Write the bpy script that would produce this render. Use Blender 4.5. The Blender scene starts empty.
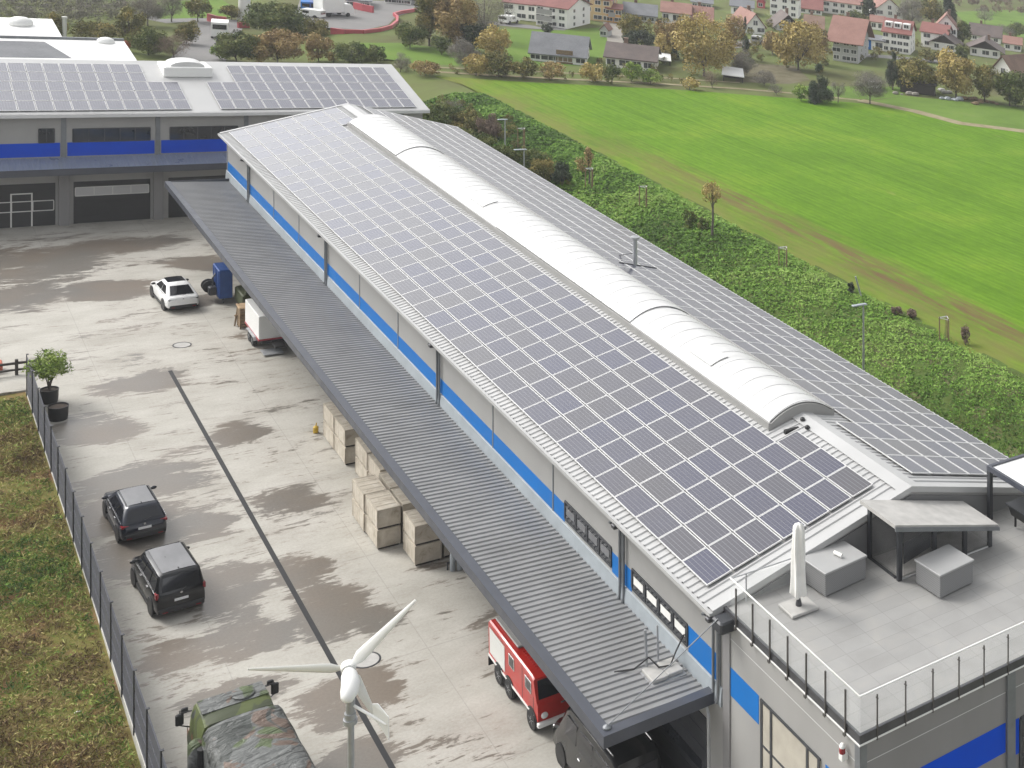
import bpy, math, random
import numpy as np
from math import radians, sin, cos, pi, sqrt, atan2
random.seed(7); rng = np.random.default_rng(7)
sc = bpy.context.scene; EXPO = .90
COL = sc.collection

# ------------------------------------------------------------------ survey of the place
# Ground axes: X across the yard, Y along the hall, z up, metres. T,U,V: image homography of the ground plane as measured
# from the photograph's vanishing points; used to turn a measured point into metres.
SX, SY, CZ = 68.0, 70.0, 23.9
T = np.array([333, 662., 1]); U = np.array([-180, -255., 1]) / SY; V = np.array([2200, 90., 1]) / SX; W = np.array([0, -CZ, 0.])
LEAN = np.array([-0.09694843, 0.09979986, 0.95984132])     # where one metre "up" of the survey points in the scene
def solve(p, **k):
    p = np.array(p, float); rhs = T.copy(); A = []; un = []
    for n, c in (('X', V), ('Y', U), ('z', W)):
        if n in k: rhs = rhs + c * k[n]
        else: A.append(c[:2] - p * c[2]); un.append(n)
    r = np.linalg.solve(np.array(A).T, -(rhs[:2] - p * rhs[2]))
    d = dict(k); d.update(zip(un, r)); return np.array([d['X'], d['Y'], d['z']])
def depth(P):
    return (T + U * P[1] + V * P[0])[2]
def sstep(a, b, x):
    t = np.clip((x - a) / (b - a), 0, 1); return t * t * (3 - 2 * t)
def hz(X, Y):                                              # terrain height
    bank = 2.0 * sstep(33.5, 43.0, X)
    left = -0.68 + 0.4 * sstep(-4, 10, Y)
    under = -0.3
    f = sstep(-6.6, -6.2, X)
    far = sstep(66, 74, Y)
    z = np.where(X < 26, left * (1 - f) + under * f, bank - 0.05)
    return np.where(X < 26, z * (1 - far) + (-0.02) * far, z)
def G(px, py, z=None):
    if z is not None: return solve((px, py), z=z)
    zz = 0.0
    for _ in range(6):
        P = solve((px, py), z=zz); zz = float(hz(P[0], P[1]))
    return P
def Lin(v):
    v = np.asarray(v, float).reshape(-1, 3)
    out = v[:, :1] * np.array([[1, 0, 0]]) + v[:, 1:2] * np.array([[0, 1, 0]]) + v[:, 2:3] * LEAN[None, :]
    return out

# ------------------------------------------------------------------ mesh builder
class MB:
    def __init__(s): s.v = []; s.f = []; s.m = []; s.mi = 0
    def add(s, vs, fs, mi=None):
        b = len(s.v); s.v += [tuple(map(float, q)) for q in vs]
        for f in fs: s.f.append(tuple(b + i for i in f)); s.m.append(s.mi if mi is None else mi)
        return s
    def box(s, x0, x1, y0, y1, z0, z1, mi=None):
        vs = [(x0,y0,z0),(x1,y0,z0),(x1,y1,z0),(x0,y1,z0),(x0,y0,z1),(x1,y0,z1),(x1,y1,z1),(x0,y1,z1)]
        return s.add(vs, [(0,3,2,1),(4,5,6,7),(0,1,5,4),(1,2,6,5),(2,3,7,6),(3,0,4,7)], mi)
    def bbox(s, x0, x1, y0, y1, z0, z1, b=.03, mi=None):   # box with chamfered edges
        n0 = []
        for (z, i) in ((z0, b), (z0 + b, 0), (z1 - b, 0), (z1, b)):
            for (cx, cy, sx, sy) in ((x0, y0, 1, 1), (x1, y0, -1, 1), (x1, y1, -1, -1), (x0, y1, 1, -1)):
                p = (cx + sx * (i + b), cy + sy * i); q = (cx + sx * i, cy + sy * (i + b))
                n0 += [(*q, z), (*p, z)] if (sx * sy > 0) else [(*p, z), (*q, z)]
        fs = []
        for k in range(3):
            for j in range(8): fs.append((k*8+j, k*8+(j+1) % 8, k*8+8+(j+1) % 8, k*8+8+j))
        fs += [tuple(range(7, -1, -1)), tuple(range(24, 32))]
        return s.add(n0, fs, mi)
    def quad(s, a, b, c, d, mi=None): return s.add([a, b, c, d], [(0, 1, 2, 3)], mi)
    def prism(s, poly, axis, a, b, mi=None):               # poly in the two other axes, extruded from a to b
        def P(p, t):
            return (t, p[0], p[1]) if axis == 'x' else (p[0], t, p[1]) if axis == 'y' else (p[0], p[1], t)
        n = len(poly); vs = [P(p, a) for p in poly] + [P(p, b) for p in poly]
        fs = [(i, (i+1) % n, n+(i+1) % n, n+i) for i in range(n)] + [tuple(range(n-1, -1, -1)), tuple(range(n, 2*n))]
        return s.add(vs, fs, mi)
    def tube(s, pts, r, n=8, mi=None, caps=True):
        pts = [np.array(p, float) for p in pts]; R = r if hasattr(r, '__len__') else [r] * len(pts)
        vs = []; up0 = None
        for i, p in enumerate(pts):
            d = pts[min(i+1, len(pts)-1)] - pts[max(i-1, 0)]; d /= (np.linalg.norm(d) + 1e-9)
            a = np.cross(d, (0, 0, 1.)) if abs(d[2]) < .95 else np.cross(d, (1., 0, 0)); a /= np.linalg.norm(a)
            if up0 is not None and a @ up0 < 0: a = -a
            up0 = a; b = np.cross(d, a)
            for k in range(n):
                t = 2*pi*k/n; vs.append(p + R[i]*(a*cos(t) + b*sin(t)))
        fs = [(i*n+k, i*n+(k+1) % n, (i+1)*n+(k+1) % n, (i+1)*n+k) for i in range(len(pts)-1) for k in range(n)]
        if caps: fs += [tuple(range(n-1, -1, -1)), tuple(range((len(pts)-1)*n, len(pts)*n))]
        return s.add(vs, fs, mi)
    def loft(s, rings, mi=None, caps=True):
        n = len(rings[0]); vs = [p for r in rings for p in r]
        fs = [(i*n+k, i*n+(k+1) % n, (i+1)*n+(k+1) % n, (i+1)*n+k) for i in range(len(rings)-1) for k in range(n)]
        if caps: fs += [tuple(range(n-1, -1, -1)), tuple(range((len(rings)-1)*n, len(rings)*n))]
        return s.add(vs, fs, mi)
    def lathe(s, prof, c=(0, 0, 0), axis='z', n=20, mi=None):
        rings = []
        for r, h in prof:
            ring = []
            for k in range(n):
                t = 2*pi*k/n; a, b = r*cos(t), r*sin(t)
                q = (a, b, h) if axis == 'z' else (h, a, b) if axis == 'x' else (b, h, a)
                ring.append((c[0]+q[0], c[1]+q[1], c[2]+q[2]))
            rings.append(ring)
        return s.loft(rings, mi)
    def ell(s, c, r, n=10, m=6, mi=None):
        rings = []
        for i in range(m+1):
            t = -pi/2 + pi*i/m; t = max(min(t, pi/2-.05), -pi/2+.05)
            rings.append([(c[0]+r[0]*cos(t)*cos(2*pi*k/n), c[1]+r[1]*cos(t)*sin(2*pi*k/n), c[2]+r[2]*sin(t)) for k in range(n)])
        return s.loft(rings, mi)

def mesh_from(name, V3, F, mats, mi=None, smooth=None):
    me = bpy.data.meshes.new(name)
    me.from_pydata([tuple(v) for v in V3], [], F)
    for m in mats: me.materials.append(m)
    if mi is not None and len(mats) > 1: me.polygons.foreach_set('material_index', mi)
    if smooth:
        me.polygons.foreach_set('use_smooth', [True]*len(me.polygons)); me.set_sharp_from_angle(angle=radians(smooth))
    me.update(); return me

def props(o, label=None, cat=None, group=None, kind=None):
    if label: o['label'] = label
    if cat: o['category'] = cat
    if group: o['group'] = group
    if kind: o['kind'] = kind
    return o
FR = {}                                                    # frame (base, yaw) of each thing
def rot(v, yaw):
    v = np.asarray(v, float).reshape(-1, 3)
    c, s_ = cos(yaw), sin(yaw)
    return np.stack([v[:, 0]*c - v[:, 1]*s_, v[:, 0]*s_ + v[:, 1]*c, v[:, 2]], 1)
def thing(name, label, cat, base=(0, 0, 0), yaw=0, group=None, kind=None):
    o = bpy.data.objects.new(name, None); COL.objects.link(o); o.empty_display_size = .2
    o.location = Lin(base)[0]; FR[o.name] = (np.array(base, float), yaw)
    return props(o, label, cat, group, kind)
def part(name, mb, mats, parent, smooth=None, label=None):
    if not isinstance(mats, (list, tuple)): mats = [mats]
    root = parent
    while root.parent: root = root.parent
    base, yaw = FR[root.name]
    me = mesh_from(name, Lin(rot(mb.v, yaw)), mb.f, mats, mb.m, smooth)
    o = bpy.data.objects.new(name, me); COL.objects.link(o); o.parent = parent
    if label: o['label'] = label
    return o
def solo(name, mb, mats, label=None, cat=None, base=(0, 0, 0), yaw=0, group=None, kind=None, smooth=None):
    if not isinstance(mats, (list, tuple)): mats = [mats]
    me = mesh_from(name, Lin(rot(mb.v, yaw)), mb.f, mats, mb.m, smooth)
    o = bpy.data.objects.new(name, me); COL.objects.link(o); o.location = Lin(base)[0]; FR[o.name] = (np.array(base, float), yaw)
    return props(o, label, cat, group, kind)
def copy_tree(o, base=None, parent=None, label=None):
    c = o.copy(); COL.objects.link(c)
    if parent is not None: c.parent = parent
    if base is not None: c.location = Lin(base)[0]; FR[c.name] = (np.array(base, float), 0)
    if label: c['label'] = label
    for ch in o.children: copy_tree(ch, None, c)
    return c

# ------------------------------------------------------------------ materials
def newmat(name):
    m = bpy.data.materials.new(name); m.use_nodes = True
    nt = m.node_tree; b = nt.nodes['Principled BSDF']; return m, nt, b
def N(nt, t, **k):
    n = nt.nodes.new(t)
    for a, v in k.items(): setattr(n, a, v)
    return n
def c4(c): return (c[0], c[1], c[2], 1)
def pos(nt, scale=(1, 1, 1), rotz=0, loc=(0, 0, 0)):
    g = N(nt, 'ShaderNodeNewGeometry'); mp = N(nt, 'ShaderNodeMapping')
    mp.inputs['Scale'].default_value = scale; mp.inputs['Rotation'].default_value = (0, 0, rotz); mp.inputs['Location'].default_value = loc
    nt.links.new(g.outputs['Position'], mp.inputs['Vector']); return mp.outputs['Vector']
def noise(nt, vec, scale, detail=4, rough=.55, dist=0):
    n = N(nt, 'ShaderNodeTexNoise'); n.inputs['Scale'].default_value = scale; n.inputs['Detail'].default_value = detail
    n.inputs['Roughness'].default_value = rough; n.inputs['Distortion'].default_value = dist
    nt.links.new(vec, n.inputs['Vector']); return n.outputs['Fac']
def ramp(nt, fac, stops, interp='LINEAR'):
    r = N(nt, 'ShaderNodeValToRGB'); r.color_ramp.interpolation = interp
    e = r.color_ramp.elements
    while len(e) < len(stops): e.new(.5)
    for i, (p, c) in enumerate(stops): e[i].position = p; e[i].color = c4(c) if len(c) == 3 else c
    nt.links.new(fac, r.inputs['Fac']); return r.outputs['Color']
def mixc(nt, fac, a, b, mode='MIX'):
    m = N(nt, 'ShaderNodeMix', data_type='RGBA', blend_type=mode)
    for key, v in ((0, fac), (6, a), (7, b)):
        if hasattr(v, 'links') or hasattr(v, 'is_linked'): nt.links.new(v, m.inputs[key])
        else: m.inputs[key].default_value = v if key == 0 else c4(v)
    return m.outputs[2]
def math_(nt, op, a, b=None, clamp=False):
    m = N(nt, 'ShaderNodeMath', operation=op, use_clamp=clamp)
    for i, v in enumerate((a, b)):
        if v is None: continue
        if hasattr(v, 'is_linked'): nt.links.new(v, m.inputs[i])
        else: m.inputs[i].default_value = v
    return m.outputs[0]
def maprange(nt, v, a, b, c=0., d=1.):
    m = N(nt, 'ShaderNodeMapRange'); nt.links.new(v, m.inputs[0])
    for i, q in enumerate((a, b, c, d)): m.inputs[i+1].default_value = q
    return m.outputs[0]
def bump(nt, bsdf, h, strength=.3, dist=.02):
    b = N(nt, 'ShaderNodeBump'); b.inputs['Strength'].default_value = strength; b.inputs['Distance'].default_value = dist
    nt.links.new(h, b.inputs['Height']); nt.links.new(b.outputs['Normal'], bsdf.inputs['Normal'])
def simple(name, col, rough=.6, metal=0., var=.12, scale=1.5, spec=None, stretch=(1, 1, 1), bmp=0, coat=0):
    m, nt, b = newmat(name)
    v = pos(nt, stretch); n = noise(nt, v, scale, 6)
    lo = tuple(max(0, x*(1-var)) for x in col); hi = tuple(min(1, x*(1+var)) for x in col)
    nt.links.new(ramp(nt, n, [(.3, lo), (.7, hi)]), b.inputs['Base Color'])
    nt.links.new(maprange(nt, n, .3, .7, max(0.02, rough-.08), min(1, rough+.08)), b.inputs['Roughness'])
    b.inputs['Metallic'].default_value = metal
    if spec is not None: b.inputs['Specular IOR Level'].default_value = spec
    if coat: b.inputs['Coat Weight'].default_value = coat; b.inputs['Coat Roughness'].default_value = .05
    if bmp: bump(nt, b, noise(nt, v, scale*6, 4), bmp, .02)
    return m

M = {}
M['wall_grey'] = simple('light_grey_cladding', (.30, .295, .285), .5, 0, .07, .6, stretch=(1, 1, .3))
M['wall_dark'] = simple('column_and_shaded_wall_grey', (.205, .2, .2), .5, 0, .08, .6, stretch=(1, 1, .3))
M['gable'] = simple('gable_cladding', (.16, .16, .16), .55, 0, .1, 1.0, stretch=(1, 1, .3))
M['anthracite'] = simple('anthracite_metal', (.035, .037, .042), .45, 0, .2, 2)
M['fascia'] = simple('canopy_fascia_paint', (.055, .06, .075), .4, 0, .12, 1.2)
M['blue'] = simple('blue_band_paint', (.008, .135, .42), .5, 0, .07, .8, spec=.2)
M['blue_deep'] = simple('deep_blue_band_paint', (.0005, .062, .52), .6, 0, .07, .8, spec=.08)
M['flash'] = simple('zinc_flashing', (.30, .33, .35), .5, .0, .12, 1.5)
M['zinc'] = simple('zinc_pipe', (.17, .18, .19), .45, .3, .15, 2)
M['roof'] = simple('roof_sheet', (.41, .41, .405), .42, 0, .07, .5)
M['ridge'] = simple('ridge_sheet', (.42, .42, .415), .42, 0, .06, .5)
M['alu'] = simple('aluminium_frame', (.55, .55, .55), .4, 0, .05, 1)
M['white'] = simple('white_paint', (.75, .75, .73), .45, 0, .05, .7)
M['offwhite'] = simple('old_white_paint', (.6, .6, .57), .6, 0, .1, .5)
M['black'] = simple('black_plastic', (.015, .015, .016), .5, 0, .2, 3)
M['rubber'] = simple('tyre_rubber', (.018, .018, .018), .8, 0, .2, 6)
M['rim'] = simple('wheel_rim', (.25, .25, .26), .35, .6, .1, 3)
M['chrome'] = simple('bright_metal', (.55, .55, .55), .25, .8, .05, 3)
M['steel'] = simple('galvanised_steel', (.36, .37, .38), .45, .4, .12, 3)
M['dark_steel'] = simple('dark_steel', (.07, .07, .075), .45, .4, .2, 3)
M['brown_steel'] = simple('bronze_post_paint', (.06, .055, .05), .5, 0, .2, 3)
M['red'] = simple('red_vehicle_paint', (.42, .016, .012), .35, 0, .14, 1.5, coat=.4)
M['redplastic'] = simple('red_barrier_plastic', (.40, .06, .075), .5, 0, .1, 1)
M['taillight'] = simple('red_lens', (.22, .01, .015), .2, 0, .1, 3)
M['plate'] = simple('plate_white', (.75, .75, .75), .4, 0, .04, 3)
M['blackpaint'] = simple('black_car_paint', (.006, .0065, .0075), .22, 0, .2, 1, coat=.25)
M['navypaint'] = simple('dark_navy_car_paint', (.010, .013, .024), .22, 0, .2, 1, coat=.35)
M['whitepaint'] = simple('white_car_paint', (.78, .78, .77), .3, 0, .03, 1, coat=.5)
M['greyroof'] = simple('grey_car_roof', (.17, .17, .175), .35, .1, .2, 2, stretch=(1, .4, 1))  # mid grey roof panel, paler than the car bodies
M['paving'] = None
M['bluemachine'] = simple('blue_machine_paint', (.02, .07, .25), .45, 0, .15, 3)
M['yellow'] = simple('yellow_paint', (.5, .33, .03), .5, 0, .1, 3)
M['olive'] = simple('olive_paint', (.06, .07, .03), .6, 0, .2, 2)
M['orange'] = simple('rusty_orange_paint', (.4, .1, .05), .6, 0, .2, 1)
M['gasket'] = simple('box_lid_grey', (.33, .33, .325), .5, 0, .06, 1)
M['rattan'] = None
M['timber'] = simple('weathered_timber', (.20, .14, .08), .8, 0, .25, 4)
M['darktimber'] = simple('dark_timber_boards', (.035, .028, .024), .7, 0, .25, 2)
M['bark'] = simple('bark', (.10, .085, .07), .9, 0, .25, 4)
M['render_white'] = simple('white_render', (.80, .79, .76), .8, 0, .05, .3)
M['render_grey'] = simple('pale_grey_render', (.45, .45, .45), .8, 0, .06, .3)
M['render_yellow'] = simple('yellow_render', (.62, .46, .24), .8, 0, .06, .3)
M['render_orange'] = simple('orange_render', (.60, .33, .09), .8, 0, .06, .3)
M['concrete_wall'] = simple('pale_concrete', (.50, .49, .45), .8, 0, .15, 1)
M['slabstone'] = simple('grey_stone_slab', (.40, .39, .37), .7, 0, .15, 2)
M['canvas'] = simple('white_canvas', (.72, .71, .68), .85, 0, .06, 3)
M['asphalt'] = simple('asphalt', (.16, .155, .15), .8, 0, .15, .3)
M['gravel'] = simple('gravel_road', (.24, .22, .19), .9, 0, .2, .4)
M['reddish'] = simple('red_fabric', (.4, .05, .06), .7, 0, .1, 1)

def tile_mat(name, a, b):
    m, nt, bs = newmat(name); v = pos(nt, (1, 1, 1))
    n = noise(nt, v, .5, 6); n2 = noise(nt, v, 5, 3)
    f = math_(nt, 'ADD', math_(nt, 'MULTIPLY', n, .6), math_(nt, 'MULTIPLY', n2, .4))
    nt.links.new(ramp(nt, f, [(.35, a), (.65, b)]), bs.inputs['Base Color']); bs.inputs['Roughness'].default_value = .8
    bump(nt, bs, n2, .5, .05); return m
M['tile_red'] = tile_mat('red_clay_tiles', (.19, .095, .074), (.28, .15, .12))
M['tile_dark'] = tile_mat('dark_brown_tiles', (.075, .06, .055), (.13, .1, .09))
M['tile_wine'] = tile_mat('wine_red_tiles', (.16, .06, .052), (.24, .095, .08))
M['tile_grey'] = tile_mat('grey_slate_tiles', (.11, .115, .125), (.17, .175, .185))
M['tile_brown'] = tile_mat('brown_tiles', (.14, .085, .06), (.22, .14, .1))

def glass_mat(name, col, rough=.06, spec=.6, var=.4):
    m, nt, b = newmat(name); n = noise(nt, pos(nt), 1.3, 3)
    nt.links.new(ramp(nt, n, [(.3, tuple(x*(1-var) for x in col)), (.7, tuple(x*(1+var) for x in col))]), b.inputs['Base Color'])
    b.inputs['Roughness'].default_value = rough; b.inputs['Specular IOR Level'].default_value = spec; return m
M['glass'] = glass_mat('dark_window_glass', (.02, .022, .026))
M['glass_house'] = glass_mat('house_window_glass', (.05, .055, .06))
M['carglass'] = glass_mat('tinted_car_glass', (.012, .013, .017), .04, .7)
M['facade_glass'] = glass_mat('facade_glass', (.40, .37, .31), .08, .7, .10)  # beige base colour stands in for the yard concrete mirrored in the panes
def clear_mat(name, a=.18, col=(.8, .85, .85)):
    m, nt, b = newmat(name)
    b.inputs['Base Color'].default_value = c4(col); b.inputs['Roughness'].default_value = .05
    b.inputs['Alpha'].default_value = a
    n = noise(nt, pos(nt), .8, 3); nt.links.new(maprange(nt, n, .3, .7, a*.8, a*1.2), b.inputs['Alpha']); return m
M['clear'] = clear_mat('railing_glass', .07, (.75, .78, .76))
M['clear_dark'] = clear_mat('pavilion_glass', .16, (.12, .12, .12))
M['skylight'] = simple('opal_polycarbonate', (.54, .54, .53), .45, 0, .09, .9, stretch=(.5, 2.5, 1))

def panel_mat():
    m, nt, b = newmat('photovoltaic_cells')
    uv = N(nt, 'ShaderNodeUVMap'); sep = N(nt, 'ShaderNodeSeparateXYZ'); nt.links.new(uv.outputs['UV'], sep.inputs[0])
    def lines(o, n, w):
        f = math_(nt, 'FRACT', math_(nt, 'MULTIPLY', sep.outputs[o], n)); d = math_(nt, 'ABSOLUTE', math_(nt, 'SUBTRACT', f, .5))
        return math_(nt, 'GREATER_THAN', d, .5-w)
    g = math_(nt, 'MAXIMUM', lines(0, 6, .045), math_(nt, 'MULTIPLY', lines(1, 10, .02), .5))
    oi = N(nt, 'ShaderNodeObjectInfo'); nn = noise(nt, pos(nt), .35, 3)
    rnd = math_(nt, 'ADD', math_(nt, 'MULTIPLY', oi.outputs['Random'], .6), math_(nt, 'MULTIPLY', nn, .4))
    base = ramp(nt, rnd, [(.2, (.056, .053, .060)), (.5, (.047, .046, .067)), (.85, (.036, .038, .074))])
    nt.links.new(mixc(nt, g, base, (.16, .16, .175)), b.inputs['Base Color'])
    nt.links.new(maprange(nt, noise(nt, pos(nt), .8, 4), .3, .7, .12, .24), b.inputs['Roughness']); b.inputs['Specular IOR Level'].default_value = .8; b.inputs['Coat Weight'].default_value = .6; b.inputs['Coat Roughness'].default_value = .12
    return m
M['pv'] = panel_mat()
M['pvframe'] = simple('panel_frame', (.55, .55, .545), .4, 0, .04, 1)

def rattan_mat():
    m, nt, b = newmat('grey_woven_rattan'); v = pos(nt, (1, 1, 1))
    w1 = N(nt, 'ShaderNodeTexWave'); w1.inputs['Scale'].default_value = 14; w1.bands_direction = 'Z'; nt.links.new(v, w1.inputs['Vector'])
    w2 = N(nt, 'ShaderNodeTexWave'); w2.inputs['Scale'].default_value = 9; w2.bands_direction = 'DIAGONAL'; nt.links.new(v, w2.inputs['Vector'])
    f = math_(nt, 'MULTIPLY', w1.outputs['Fac'], w2.outputs['Fac'])
    nt.links.new(ramp(nt, f, [(0, (.17, .17, .17)), (1, (.3, .3, .3))]), b.inputs['Base Color']); b.inputs['Roughness'].default_value = .7
    return m
M['rattan'] = rattan_mat()

def paving_mat():
    m, nt, b = newmat('terrace_paving'); v = pos(nt, (1, 1, 1), radians(0))
    br = N(nt, 'ShaderNodeTexBrick'); br.offset = .0; br.inputs['Scale'].default_value = 1.0
    br.inputs['Brick Width'].default_value = 1.25; br.inputs['Row Height'].default_value = .62; br.inputs['Mortar Size'].default_value = .008
    br.inputs['Mortar Smooth'].default_value = .4; br.inputs['Bias'].default_value = 0
    br.inputs['Color1'].default_value = (.275, .272, .265, 1); br.inputs['Color2'].default_value = (.30, .297, .29, 1); br.inputs['Mortar'].default_value = (.20, .197, .19, 1)
    nt.links.new(v, br.inputs['Vector'])
    n = noise(nt, v, .7, 6, .6, .6); st = ramp(nt, n, [(.25, (.86, .85, .83)), (.5, (1.0, 1.0, .99)), (.75, (1.12, 1.10, 1.06))])
    nt.links.new(mixc(nt, 1.0, br.outputs['Color'], st, 'MULTIPLY'), b.inputs['Base Color'])
    nt.links.new(maprange(nt, n, .35, .65, .5, .7), b.inputs['Roughness']); return m
M['paving'] = paving_mat()

def yard_mat():
    m, nt, b = newmat('wet_stained_concrete')
    def ell(cx, cy, rx, ry):
        mp = N(nt, 'ShaderNodeMapping'); g = N(nt, 'ShaderNodeNewGeometry')
        # survey point at z 0: the mapping runs in ground metres
        mp.inputs['Scale'].default_value = (1/rx, 1/ry, 0); mp.inputs['Location'].default_value = (-cx/rx, -cy/ry, 0)
        nt.links.new(g.outputs['Position'], mp.inputs['Vector'])
        ln = N(nt, 'ShaderNodeVectorMath', operation='LENGTH'); nt.links.new(mp.outputs[0], ln.inputs[0])
        return maprange(nt, ln.outputs['Value'], 1.25, .55, 0, 1)
    pat = []
    for px, py, rx, ry in WETS:
        P = solve((px, py), z=0); pat.append(ell(P[0], P[1], rx, ry))
    acc = pat[0]
    for p in pat[1:]: acc = math_(nt, 'MAXIMUM', acc, p)
    v1 = pos(nt, (.42, 1.0, 1), radians(4)); v2 = pos(nt, (.3, 2.0, 1), radians(-6))
    n1 = noise(nt, v1, .62, 10, .68, .9); n2 = noise(nt, v2, 2.2, 8, .68, .5); n3 = noise(nt, pos(nt, (.7, 1.6, 1), radians(12)), 3.2, 6, .65, .4)
    nn = math_(nt, 'MULTIPLY', math_(nt, 'SUBTRACT', math_(nt, 'ADD', math_(nt, 'ADD', math_(nt, 'MULTIPLY', n1, .52), math_(nt, 'MULTIPLY', n2, .30)), math_(nt, 'MULTIPLY', n3, .18)), .5), 3.6)
    val = math_(nt, 'ADD', nn, math_(nt, 'MULTIPLY', acc, .50))
    wet = maprange(nt, val, .17, .27)
    damp = maprange(nt, val, .02, .42)
    dry = ramp(nt, noise(nt, pos(nt, (.6, 1, 1)), .5, 8, .65), [(.3, (.345, .328, .288)), (.5, (.415, .398, .356)), (.72, (.48, .463, .42))])
    wetc = ramp(nt, noise(nt, pos(nt), .16, 3), [(.38, (.135, .125, .111)), (.62, (.165, .134, .105))])
    base = mixc(nt, math_(nt, 'MULTIPLY', damp, .45), dry, (.29, .25, .205))
    base = mixc(nt, math_(nt, 'MULTIPLY', wet, .85), base, wetc)
    # saw-cut joints
    sep = N(nt, 'ShaderNodeSeparateXYZ'); g = N(nt, 'ShaderNodeNewGeometry'); nt.links.new(g.outputs['Position'], sep.inputs[0])
    jt = None
    for ax, vals, w in ((1, (56.5, 48.5, 40.5, 32.6, 24.2, 15.7, 7.2, -1.0, -9.0, -17), .035), (0, (-3.3, 3.3), .02)):
        for q in vals:
            l = math_(nt, 'LESS_THAN', math_(nt, 'ABSOLUTE', math_(nt, 'SUBTRACT', sep.outputs[ax], q)), w); jt = l if jt is None else math_(nt, 'MAXIMUM', jt, l)
    base = mixc(nt, math_(nt, 'MULTIPLY', jt, .22), base, (.16, .15, .14))
    fine = noise(nt, pos(nt), 9, 5)
    base = mixc(nt, .35, base, ramp(nt, fine, [(.3, (.62, .6, .57)), (.7, (1, 1, 1))]), 'MULTIPLY')
    nt.links.new(base, b.inputs['Base Color'])
    nt.links.new(maprange(nt, wet, 0, 1, .75, .33), b.inputs['Roughness']); bump(nt, b, fine, .12, .01)
    return m
WETS = [(30, 264, 5, 5), (110, 290, 3.4, 2.6), (200, 262, 2.4, 2), (20, 296, 3, 3), (120, 246, 5, 2), (140, 383, 2.4, 1.6), (95, 430, 1.9, 2.2), (240, 432, 1.5, 1.5), (145, 482, 3.0, 2.2), (110, 515, 2.2, 2.2),
        (185, 530, 2.4, 1.8), (282, 503, 1.9, 1.5), (225, 590, 1.8, 2.2), (330, 610, 1.8, 2.6), (375, 620, 1.3, 1.2), (245, 640, 2.2, 1.5), (180, 655, 1.5, 1.2), (330, 705, 1.6, 1.5), (370, 690, 1.3, 1.5), (300, 570, 1.2, 1.8),
        (125, 560, 1.2, 2), (210, 300, 2, 1.2), (590, 715, 1.4, .6), (360, 760, 1.5, 1.2), (230, 700, 2, 1)]
M['yard'] = yard_mat()

def ground_mat(name, stops, scale, detail=8, stretch=(1, 1, 1), rz=0, rough=.9, bm=.4, extra=None):
    m, nt, b = newmat(name); v = pos(nt, stretch, rz)
    n = noise(nt, v, scale, detail, .62, .3); col = ramp(nt, n, stops)
    if extra: col = extra(nt, col)
    nt.links.new(col, b.inputs['Base Color']); b.inputs['Roughness'].default_value = rough; b.inputs['Specular IOR Level'].default_value = .05
    bump(nt, b, noise(nt, pos(nt), 3, 5), bm, .1); return m
M['meadow'] = ground_mat('meadow_ground', [(.28, (.085, .075, .045)), (.42, (.11, .115, .05)), (.58, (.12, .15, .05)), (.75, (.16, .15, .08))], .06)
M['bank_soil'] = ground_mat('bank_undergrowth', [(.3, (.06, .07, .022)), (.6, (.08, .125, .03)), (.8, (.11, .12, .045))], .5)
M['rough'] = ground_mat('rough_grass_soil', [(.27, (.10, .055, .03)), (.40, (.19, .12, .06)), (.5, (.14, .14, .04)), (.6, (.21, .165, .07)), (.72, (.09, .15, .025))], .38)
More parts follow.
